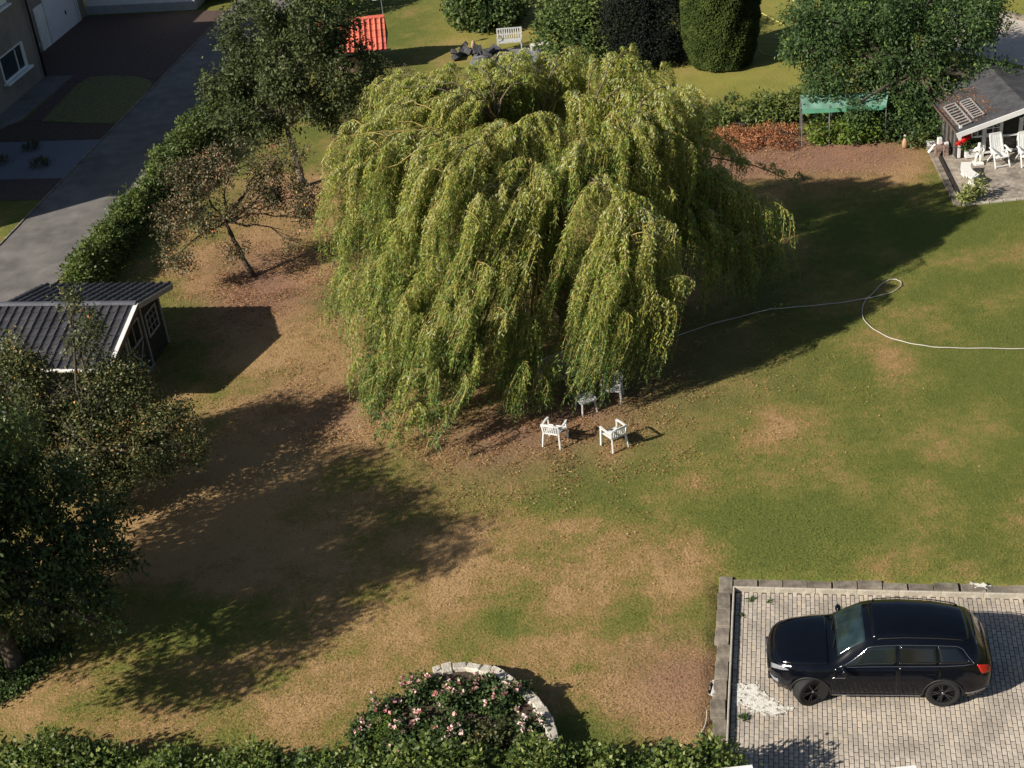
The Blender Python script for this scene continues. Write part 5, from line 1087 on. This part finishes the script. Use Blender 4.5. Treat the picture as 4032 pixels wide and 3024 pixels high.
# ---------------------------------------------------------------- THE WEEPING WILLOW
WB = np.array([1.9, 42.4, 0]); HUB = np.array([1.8, 42.6, 4.6])
wt = thing('weeping_willow', 'huge weeping willow with cascading yellow green curtains in the middle of the lawn', 'tree', tuple(WB))
sprays = [(1380,530,42.3,3.4),(1470,480,43,3.2),(1549,340,44,3.2),(1620,340,44.5,3),(1760,280,45,3),(1900,270,45.5,3),(2050,225,45.3,2.6),(2200,215,45.3,2.6),(2340,250,44.8,2.8),(2450,205,44.2,2.6),(2560,280,44,3),(2650,345,43.5,3.4),(2690,440,43,3.6),
 (1430,640,41.3,3.8),(1540,560,41.5,3.8),(1570,520,42,3.4),(1560,640,40.8,3.4),(1690,600,41,3),(1780,650,39.8,3.2),(1900,560,41.5,3.2),(2020,500,42,3),(2100,640,40.5,3.2),(2150,460,42.6,3),(2250,400,43,3),(2290,560,41,2.0),(2380,480,41.6,2.4),(2450,640,40.8,1.7),(2360,640,41,1.6),(2520,520,41.8,3.6),(2600,540,42,3.8),(1700,420,43.4,3),(1850,400,44,3),(2000,350,44.4,3),(2450,360,43.4,3),
 (1435,1050,40.9,2.6),(1435,860,41.2,3),(1490,1180,39.6,2.4),(1541,980,40,3),(1600,880,39.8,3.2),(1730,800,39.4,3.2),(1860,800,39.2,3.2),(1900,1000,38.5,3.2),(1990,850,39.2,3.2),(2060,930,39.2,2.4),(2200,740,40.2,1.7),(2110,760,40.1,2.2),
 (1549,1250,38.6,2.8),(1620,1130,38.7,3),(1700,1250,37.7,2.6),(1820,1250,37.5,2.6),(1960,1180,38,3),(1580,1440,37.5,2),(1540,1400,38.4,2.2),(1470,1420,39.3,2),(1720,1430,36.9,1.9),(1850,1440,36.9,2),(1950,1420,37.3,1.8),(2060,1400,37.7,1.8),(1790,1600,36.5,1.3),(1650,1580,36.8,1.3),(2080,1560,37.8,1.0),(2020,1500,37.5,1.5),(1580,1700,36.6,.8),(1720,1700,36.2,.8),(1549,1560,37.6,1.2),
 (2460,900,38.7,5.6),(2500,870,38.9,5.6),(2560,940,38.9,5),(2440,1050,38.3,4.6),(2400,1200,37.9,3.6),(2570,1080,38.5,4.2),(2490,1150,38.1,4),(2560,720,41.2,1.5),
 (2680,520,43,3.4),(2760,720,42.6,3),(2720,850,41.6,2.6),(2820,720,43.6,2.6),(2890,760,43,3),(2950,790,42.8,3.2),(2850,930,41.8,2.2),(2980,880,42.8,3),(2780,1000,41.4,2.2),(2910,980,42,2.4),(2800,560,46,1.0),(2840,600,45.5,1.4),(3090,700,45,.7),(2180,1000,41.2,2.6),(2260,1080,41.6,2.4),(2120,1100,40.6,2.2),(2090,1510,37.7,.9),(2160,1530,38,.8),(2110,1440,37.9,1.3),(2640,640,42.4,3),
 (2700,700,44.5,3.4),(2300,330,46.5,3),(2550,420,46,3.4),(2000,320,47.2,3),(1650,450,46,3.2),(1540,520,45,3.2),(1700,330,44.3,2.6),(1800,380,43.2,2.6),(1950,330,44.2,2.6),(2080,330,44,2.4),(1620,400,43.2,2.6),(1880,440,42.6,2.6),(2120,260,46,2.6),(1560,300,45.4,2.2),(2400,290,45.5,2.6),(1960,250,46.8,2.4),(2260,280,45.8,2.4)]
roots = []; dirs = []; lens = []; br_first = None; hub = Vector(HUB)
mbt = MB(); tp_ = curve((0, 0, -.05), (-.1, .2, 3.2), 0, 6, .03); mbt.tube(tp_, [.62, .5, .46, .43, .42, .4, .36], 10); mbt.build('trunk', MT['wbark'], wt, smooth=True)
mains = []
for k in range(9):
    a_ = 2*math.pi*k/9+.2; e = Vector((math.cos(a_)*random.uniform(1.6, 2.6), math.sin(a_)*random.uniform(1.4, 2.2), random.uniform(5.6, 7.2))); mains.append(e)
    q = MB(); q.tube(curve((-.1, .2, 3.0), e, .06, 6, .05), [.3, .25, .21, .17, .14, .11, .08], 7); q.build('limb', MT['wbark'], wt, smooth=True)
SWEEP = lambda px, py: -.34 if (1750 < px < 2700 and py > 480) else (-.12 if px <= 1750 else -.08)
sweep = []; grp = []; gid = 0
for (px, py, Y, ln) in sprays:
    ap = Vector(AT(px, py, Y)-WB); ap.z = max(ap.z, .9)
    start = min(mains, key=lambda m_: (m_-ap).length + max(0, m_.z-ap.z-3)*.3); out = Vector((ap.x, ap.y, 0)); out = out.normalized() if out.length > .3 else Vector((random.uniform(-1, 1), -1, 0)).normalized()
    s0 = start if ap.z > 4.4 else start.lerp(Vector((ap.x*.5, ap.y*.5, ap.z+1.2)), .55)
    tip = ap+out*.75+Vector((0, 0, -.45)); pts = []
    for i in range(9):
        t_ = i/8; c = s0.lerp(ap, t_)+Vector((0, 0, .5*math.sin(math.pi*t_)))+Vector([random.uniform(-.07, .07) for _ in range(3)]); pts.append(c)
    pts += [ap+out*.35+Vector((0, 0, -.08)), tip]
    q = MB(); q.tube(pts, [.045, .04, .035, .03, .027, .024, .02, .018, .015, .011, .007], 5); q.build('branch', MT['twig'] if random.random() < .35 else MT['wbark'], wt, smooth=True)
    wide = .75 if ln > 2.2 else .5
    for s in range(11):
        f_ = random.uniform(.3 if ap.z > 5 else .55, 1.0) if s else 1; i0 = int(f_*9); st = pts[i0]; side = Vector((-out.y, out.x, 0))*random.choice((-1, 1))*random.uniform(.2, 1.1)+out*random.uniform(.2, .9)
        side = side.normalized(); l2 = random.uniform(.5, 1.15)*wide*1.3; sub = []
        for i in range(6):
            t_ = i/5; sub.append(st+side*l2*math.sin(t_*1.25)+Vector((0, 0, .16*math.sin(t_*2.6)-.28*t_*t_*l2)))
        q2 = MB(); mbt2 = sub
        if s < 3: q2.tube(sub, [.018, .015, .012, .01, .008, .005], 4); q2.build('twig', MT['twig'], wt, smooth=True) if s == 0 else None
        gid += 1
        ns = int(13*(1 if ln > 1.5 else .7))
        for j in range(ns):
            t_ = random.uniform(.1, 1)*5; i = min(int(t_), 4); r0 = sub[i].lerp(sub[i+1], t_-i)
            roots.append(r0); dirs.append((side*.6+out*.3+Vector((random.uniform(-.5, .5), random.uniform(-.5, .5), 0)))); lens.append(ln*random.uniform(.45, 1.08)*(.75 if random.random() < .3 else 1)); sweep.append((SWEEP(px, py)+out.x*.03, out.y*.04)); grp.append(gid)
roots = np.array([tuple(r_) for r_ in roots]); dirs = np.array([tuple(r_) for r_ in dirs]); lens = np.array(lens); NS = len(roots)
floor_ = np.abs(RNG.normal(size=NS))*.35+.18; lens = np.minimum(lens, np.maximum(roots[:, 2]-floor_, .25))
step = .06; kmax = int(lens.max()/step); sarr = np.arange(kmax)*step
SS = np.broadcast_to(sarr, (NS, kmax)); mask = SS < lens[:, None]
hor = .34*(1-np.exp(-SS/.3)); drop = np.maximum(0, SS-.22*(1-np.exp(-SS/.25)))
grp = np.array(grp); NGR = grp.max()+1; gph = RNG.uniform(0, 6.28, (NGR, 2)); cntg = np.maximum(np.bincount(grp, minlength=NGR), 1)
gmx = np.bincount(grp, roots[:, 0], NGR)/cntg; gmy = np.bincount(grp, roots[:, 1], NGR)/cntg; gdr = RNG.normal(size=(NGR, 2))*.07
ph = gph[grp]+RNG.normal(size=(NS, 2))*.35; cvg = (.34*(1-np.exp(-SS/1.0)))
swx = .10*np.sin(SS*1.9+ph[:, :1])*np.minimum(1, SS) + (gmx[grp]-roots[:, 0])[:, None]*cvg + gdr[grp, 0:1]*SS; swy = .08*np.sin(SS*1.6+ph[:, 1:])*np.minimum(1, SS) + (gmy[grp]-roots[:, 1])[:, None]*cvg + gdr[grp, 1:2]*SS
sweep = np.array(sweep)       # every curtain leans a little outwards and to the left
PX = roots[:, 0:1]+dirs[:, 0:1]*hor+swx+sweep[:, 0:1]*SS; PY = roots[:, 1:2]+dirs[:, 1:2]*hor+swy+sweep[:, 1:2]*SS; PZ = roots[:, 2:3]-drop
P_ = np.stack([PX, PY, PZ], -1)[mask]; sv = SS[mask]; lv = np.broadcast_to(lens[:, None], SS.shape)[mask]
rv = np.broadcast_to((RNG.normal(size=NS)*.08+RNG.normal(size=NGR)[grp]*.10)[:, None], SS.shape)[mask]; N = len(P_); P_ = P_+RNG.normal(size=P_.shape)*.018
aa = RNG.uniform(0, 2*np.pi, N); D_ = U(np.stack([np.cos(aa)*.8, np.sin(aa)*1.0, -1+RNG.uniform(0, .75, N)], 1)); S_ = np.stack([-np.sin(aa), np.cos(aa), RNG.normal(size=N)*.6], 1)
vv = .62-.34*(sv/np.maximum(lv, .1))*.9 + rv + RNG.normal(size=N)*.14 - .05*np.clip(6-P_[:, 2], 0, 6) + .13  # lower leaves greener, and toned darker to stand in for shade low down
print('willow leaves', N)
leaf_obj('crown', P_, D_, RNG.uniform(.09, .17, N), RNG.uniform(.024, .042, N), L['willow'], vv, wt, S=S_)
# hanging twigs inside the curtains: thin ribbons
k2 = np.arange(0, kmax, 6); Q = np.stack([PX, PY, PZ], -1)[:, k2]; mk = mask[:, k2]
V0 = Q[:, :-1][mk[:, 1:]]; V1 = Q[:, 1:][mk[:, 1:]]; n = len(V0); wv_ = U(RNG.normal(size=(n, 3))*[1, 1, .1])*.005
V = np.stack([V0-wv_, V0+wv_, V1+wv_*.8, V1-wv_*.8], 1).reshape(-1, 3); o = npmesh('hanging_twigs', V, np.arange(4*n).reshape(n, 4), MT['twig'], wt); o['kind'] = 'stuff'

# ================================================================ POND / ROCKERY, HEAP, HOSES, DEBRIS
rk = thing('rock_pile', 'pile of dark slate slabs and stones at the edge of the far lawn', 'rocks'); 
for i in range(16):
    px, py = random.uniform(1770, 1960), random.uniform(195, 260); p = G(px, py); q = MB(); q.box((0, 0, 0), (random.uniform(.3, .7), random.uniform(.2, .5), random.uniform(.08, .3)))
    o = q.build('stone', MT['rock'], rk); 
    for v_ in o.data.vertices: v_.co += Vector([random.uniform(-.07, .07) for _ in range(3)])
    o.location = (p[0], p[1], random.uniform(.1, .3)); o.rotation_euler = (random.uniform(-.6, .6), random.uniform(-.6, .6), random.uniform(0, 3))
pp = [tuple(G(x, y)[:2]) for x, y in ((1850, 250), (1870, 215), (1950, 200), (2080, 185), (2160, 190), (2200, 260), (2100, 300), (1950, 310))]
sheet('slate_area', pp, .03, mat('slate_paving', (.2, .2, .215), .85, .3, 3, .4, 20), t=.06)
c = G(2125, 193); q = MB(); q.box((0, 0, .25), (.95, .3, .06)); q.box((-.4, 0, .12), (.08, .26, .24)); q.box((.4, 0, .12), (.08, .26, .24)); o = q.build('stone_slab_seat', MT['stonew']); o.location = (c[0], c[1], 0); tag(o, 'long flat white slab seat right of the far white bench', 'bench')
c = G(1865, 190, .2); q = MB(); q.lathe([(.1, 0), (.13, .1), (.07, .35), (.02, .4)], 8); o = q.build('orange_pot', MT['terracotta'], smooth=True); o.location = (c[0], c[1], .2); tag(o, 'small orange clay figure on the dark rock pile', 'ornament')
hb = []
for i in range(26): p = G(random.uniform(2840, 3120), random.uniform(520, 585)); hb.append((p[0], p[1], .12, random.uniform(.3, .6), random.uniform(.25, .5), random.uniform(.15, .38)))
t = thing('brush_heap', 'low reddish brown heap of withered leaves and cuttings below the laurel hedge', 'brush heap'); foliage('leaves', hb, 26, 8, .07, .1, .05, L['heap'], t, thr=-1, hollow=.75)
q = MB()
for i in range(60): p = G(random.uniform(2840, 3150), random.uniform(515, 590)); a_ = random.uniform(0, 6.3); q.tube([(p[0], p[1], random.uniform(.1, .4)), (p[0]+math.cos(a_)*.8, p[1]+math.sin(a_)*.5, random.uniform(.1, .5))], [.014, .008], 4)
tag(q.build('sticks', MT['bark'], t), kind='stuff')
def hose(px, label, m, r_=.013, z=.02, n=90):
    P0 = smoothp([np.array(G(x, y, z)) for x, y in px], n); P0[:, 2] = z+.008*np.sin(np.arange(n)); q = MB(); q.tube([tuple(p) for p in P0], r_, 6); o = q.build('garden_hose', m, smooth=True); tag(o, label, 'hose'); return o
f8 = 1432/2212
hose([(2600+a*f8, 1000+b*f8) for a, b in ((100, 500), (300, 430), (580, 357), (680, 335), (850, 320), (1060, 300), (1260, 268), (1400, 235), (1455, 200), (1465, 175), (1440, 157), (1400, 155), (1350, 180), (1300, 230), (1250, 280), (1230, 330), (1235, 390), (1290, 450), (1400, 510), (1550, 548), (1710, 568), (1950, 573), (2240, 576), (2400, 578))], 'pale garden hose looping across the shaded and sunlit lawn', MT['hose'], .016, .03, 160)
fz = 900/2212
hose([(2600+a*fz, b*fz) for a, b in ((1260, -20), (1330, 40), (1400, 80), (1380, 100))], 'white strip hose end at the very top right of the far lawn', MT['white'])
hose([(2600+a*fz, b*fz) for a, b in ((900, 80), (980, 125), (1150, 215), (1240, 265))], 'taut yellow hose on the far lawn right of the clipped conifer', MT['hosey'], .02)
hose([(2600+a*fz, b*fz) for a, b in ((960, 480), (1000, 520), (1120, 548), (1300, 568), (1430, 575), (1560, 566))], 'pale hose curving across the far lawn edge of the conifer shadow', MT['hosey'], .018)
hose([(2600+a*fz, b*fz) for a, b in ((980, 410), (1080, 415), (1160, 410), (1175, 395), (1140, 375), (1060, 362), (1000, 350))], 'thin hose loop lying in the conifer shade', MT['hose'], .012)
hose([(2650+a*.497, 2200+b*.497) for a, b in ((268, 1200), (265, 1270), (245, 1340), (205, 1405))], 'short bent stick of pale hose beside the kerb slabs', MT['hose'], .012)
# weeds in the paving
for i, (a_, b_, rr_) in enumerate(((380, 960, .16), (365, 290, .07), (545, 200, .06), (430, 185, .1))):
    p = G(2700+a_*.602, 2250+b_*.602, -.12); t = thing('paving_weed', ['spiky green weed beside the plaster patch on the paving', 'tiny weed in the paving joints near the left kerb', 'tiny weed in the paving joints near the upper kerb', 'flat moss like weed in the upper left corner of the bay'][i], 'weed', (p[0], p[1], -.12))
    n = 40; D_ = U(RNG.normal(size=(n, 3))*[1, 1, .3]+[0, 0, .5]); leaf_obj('leaves', RNG.normal(size=(n, 3))*[.04, .04, .01], D_, rr_, .03, L['shrub'], .5+RNG.normal(size=n)*.2, t)
# two white capped pillars whose tops cut the lower frame edge
for i, (px0, px1, py, lb) in enumerate(((2800, 2962, 3019, 'white flat topped pillar at the bottom edge below the hedge end'), (3440, 3605, 3021, 'white flat topped pillar at the bottom edge below the car'))):
    zt = 1.5; p = G((px0+px1)/2, py, zt); wd_ = (px1-px0)/190.
    t = thing('gate_pillar', lb, 'pillar', (p[0], p[1]-.16, 0), 0, 'white pillars along the bottom edge'); q = MB(); q.box((0, 0, (zt-.08)/2-.1), (wd_-.1, .24, zt)); q.build('pillar_shaft', MT['wallw'], t); q = MB(); q.box((0, 0, zt-.02), (wd_, .32, .05)); q.build('cap', MT['wallw'], t, bevel=.01)

# ================================================================ LITTER AND TURF
def inpark(x, y):
    a_ = x*EX[0]+y*EX[1]; b_ = x*EY[0]+y*EY[1]; return (a_ > PKX0-.45) & (a_ < PKX1+.5) & (b_ < PKY1+.4)
lc = [(-8.6, 47.6, 2.0, 9000), (-.5, 36.3, 2.4, 7000), (1.8, 37.6, 2.6, 7000), (-5.5, 38.8, 1.8, 3500), (-9, 51, 2.2, 3500), (-7.5, 41.5, 2, 2500), (3, 34.8, 2.5, 1200), (-8.5, 37, 3.5, 2500), (4, 41, 3.5, 5000), (13.5, 53.8, 2.2, 2500), (11, 55, 1.4, 2500), (6, 39, 3, 1000), (8, 45, 3, 500), (0, 30, 6, 500)]
PX_ = np.concatenate([RNG.normal(x, s_, n) for x, y, s_, n in lc]); PY_ = np.concatenate([RNG.normal(y, s_*.9, n) for x, y, s_, n in lc]); k = ~inpark(PX_, PY_) & (fbm(PX_, PY_, .7, 91, 3)+RNG.normal(size=len(PX_))*.05 > .49); PX_, PY_ = PX_[k], PY_[k]; n = len(PX_)
o = leaf_obj('fallen_leaves', np.stack([PX_, PY_, RNG.uniform(.015, .05, n)], 1), U(RNG.normal(size=(n, 3))*[1, 1, .3]), RNG.uniform(.035, .08, n), RNG.uniform(.02, .045, n), L['dry'], RNG.uniform(0, 1, n)**1.1, S=RNG.normal(size=(n, 3))*[1, 1, .3]); tag(o, 'scattered orange and brown fallen leaves on the lawn under the willow and orchard trees', 'fallen leaves')
# turf blades
n = 390000; gxx = RNG.uniform(-15, 19, n); gyy = 22.5+(RNG.uniform(0, 1, n)**1.25)*35; a_ = gxx*EX[0]+gyy*EX[1]
k = ~inpark(gxx, gyy) & (a_ > -24.8) & (np.abs(gxx) < gyy*.36+2); gxx, gyy = gxx[k], gyy[k]; n = len(gxx)
gd2, gc2, gv2 = lawn_at(gxx, gyy); gd2 = gd2+RNG.normal(size=n)*.12; hb_ = RNG.uniform(.02, .05, n); an = RNG.uniform(0, 2*np.pi, n); wv_ = .005+.006*RNG.random(n)
B_ = np.stack([gxx, gyy, np.full(n, -.0)], 1); sx = np.stack([np.cos(an), np.sin(an), np.zeros(n)], 1)*wv_[:, None]; tpz = np.stack([RNG.normal(size=n)*.02, RNG.normal(size=n)*.02, hb_], 1)
V = np.stack([B_-sx, B_+sx, B_+tpz], 1).reshape(-1, 3); o = npmesh('grass', V, np.arange(3*n).reshape(n, 3), None, None, {'col': np.repeat(gc2, 3, 0), 'dry': np.repeat(gd2, 3), 'cover': np.repeat(gv2, 3)})
gm = lawnmat('grass_blades', .5, 0, [(p_, tuple(1.15*q_ for q_ in c_)) for p_, c_ in STOPS]); o.data.materials.append(gm); tag(o, 'short drought patched lawn grass', 'grass', kind='stuff')
print('objects', len(bpy.data.objects))
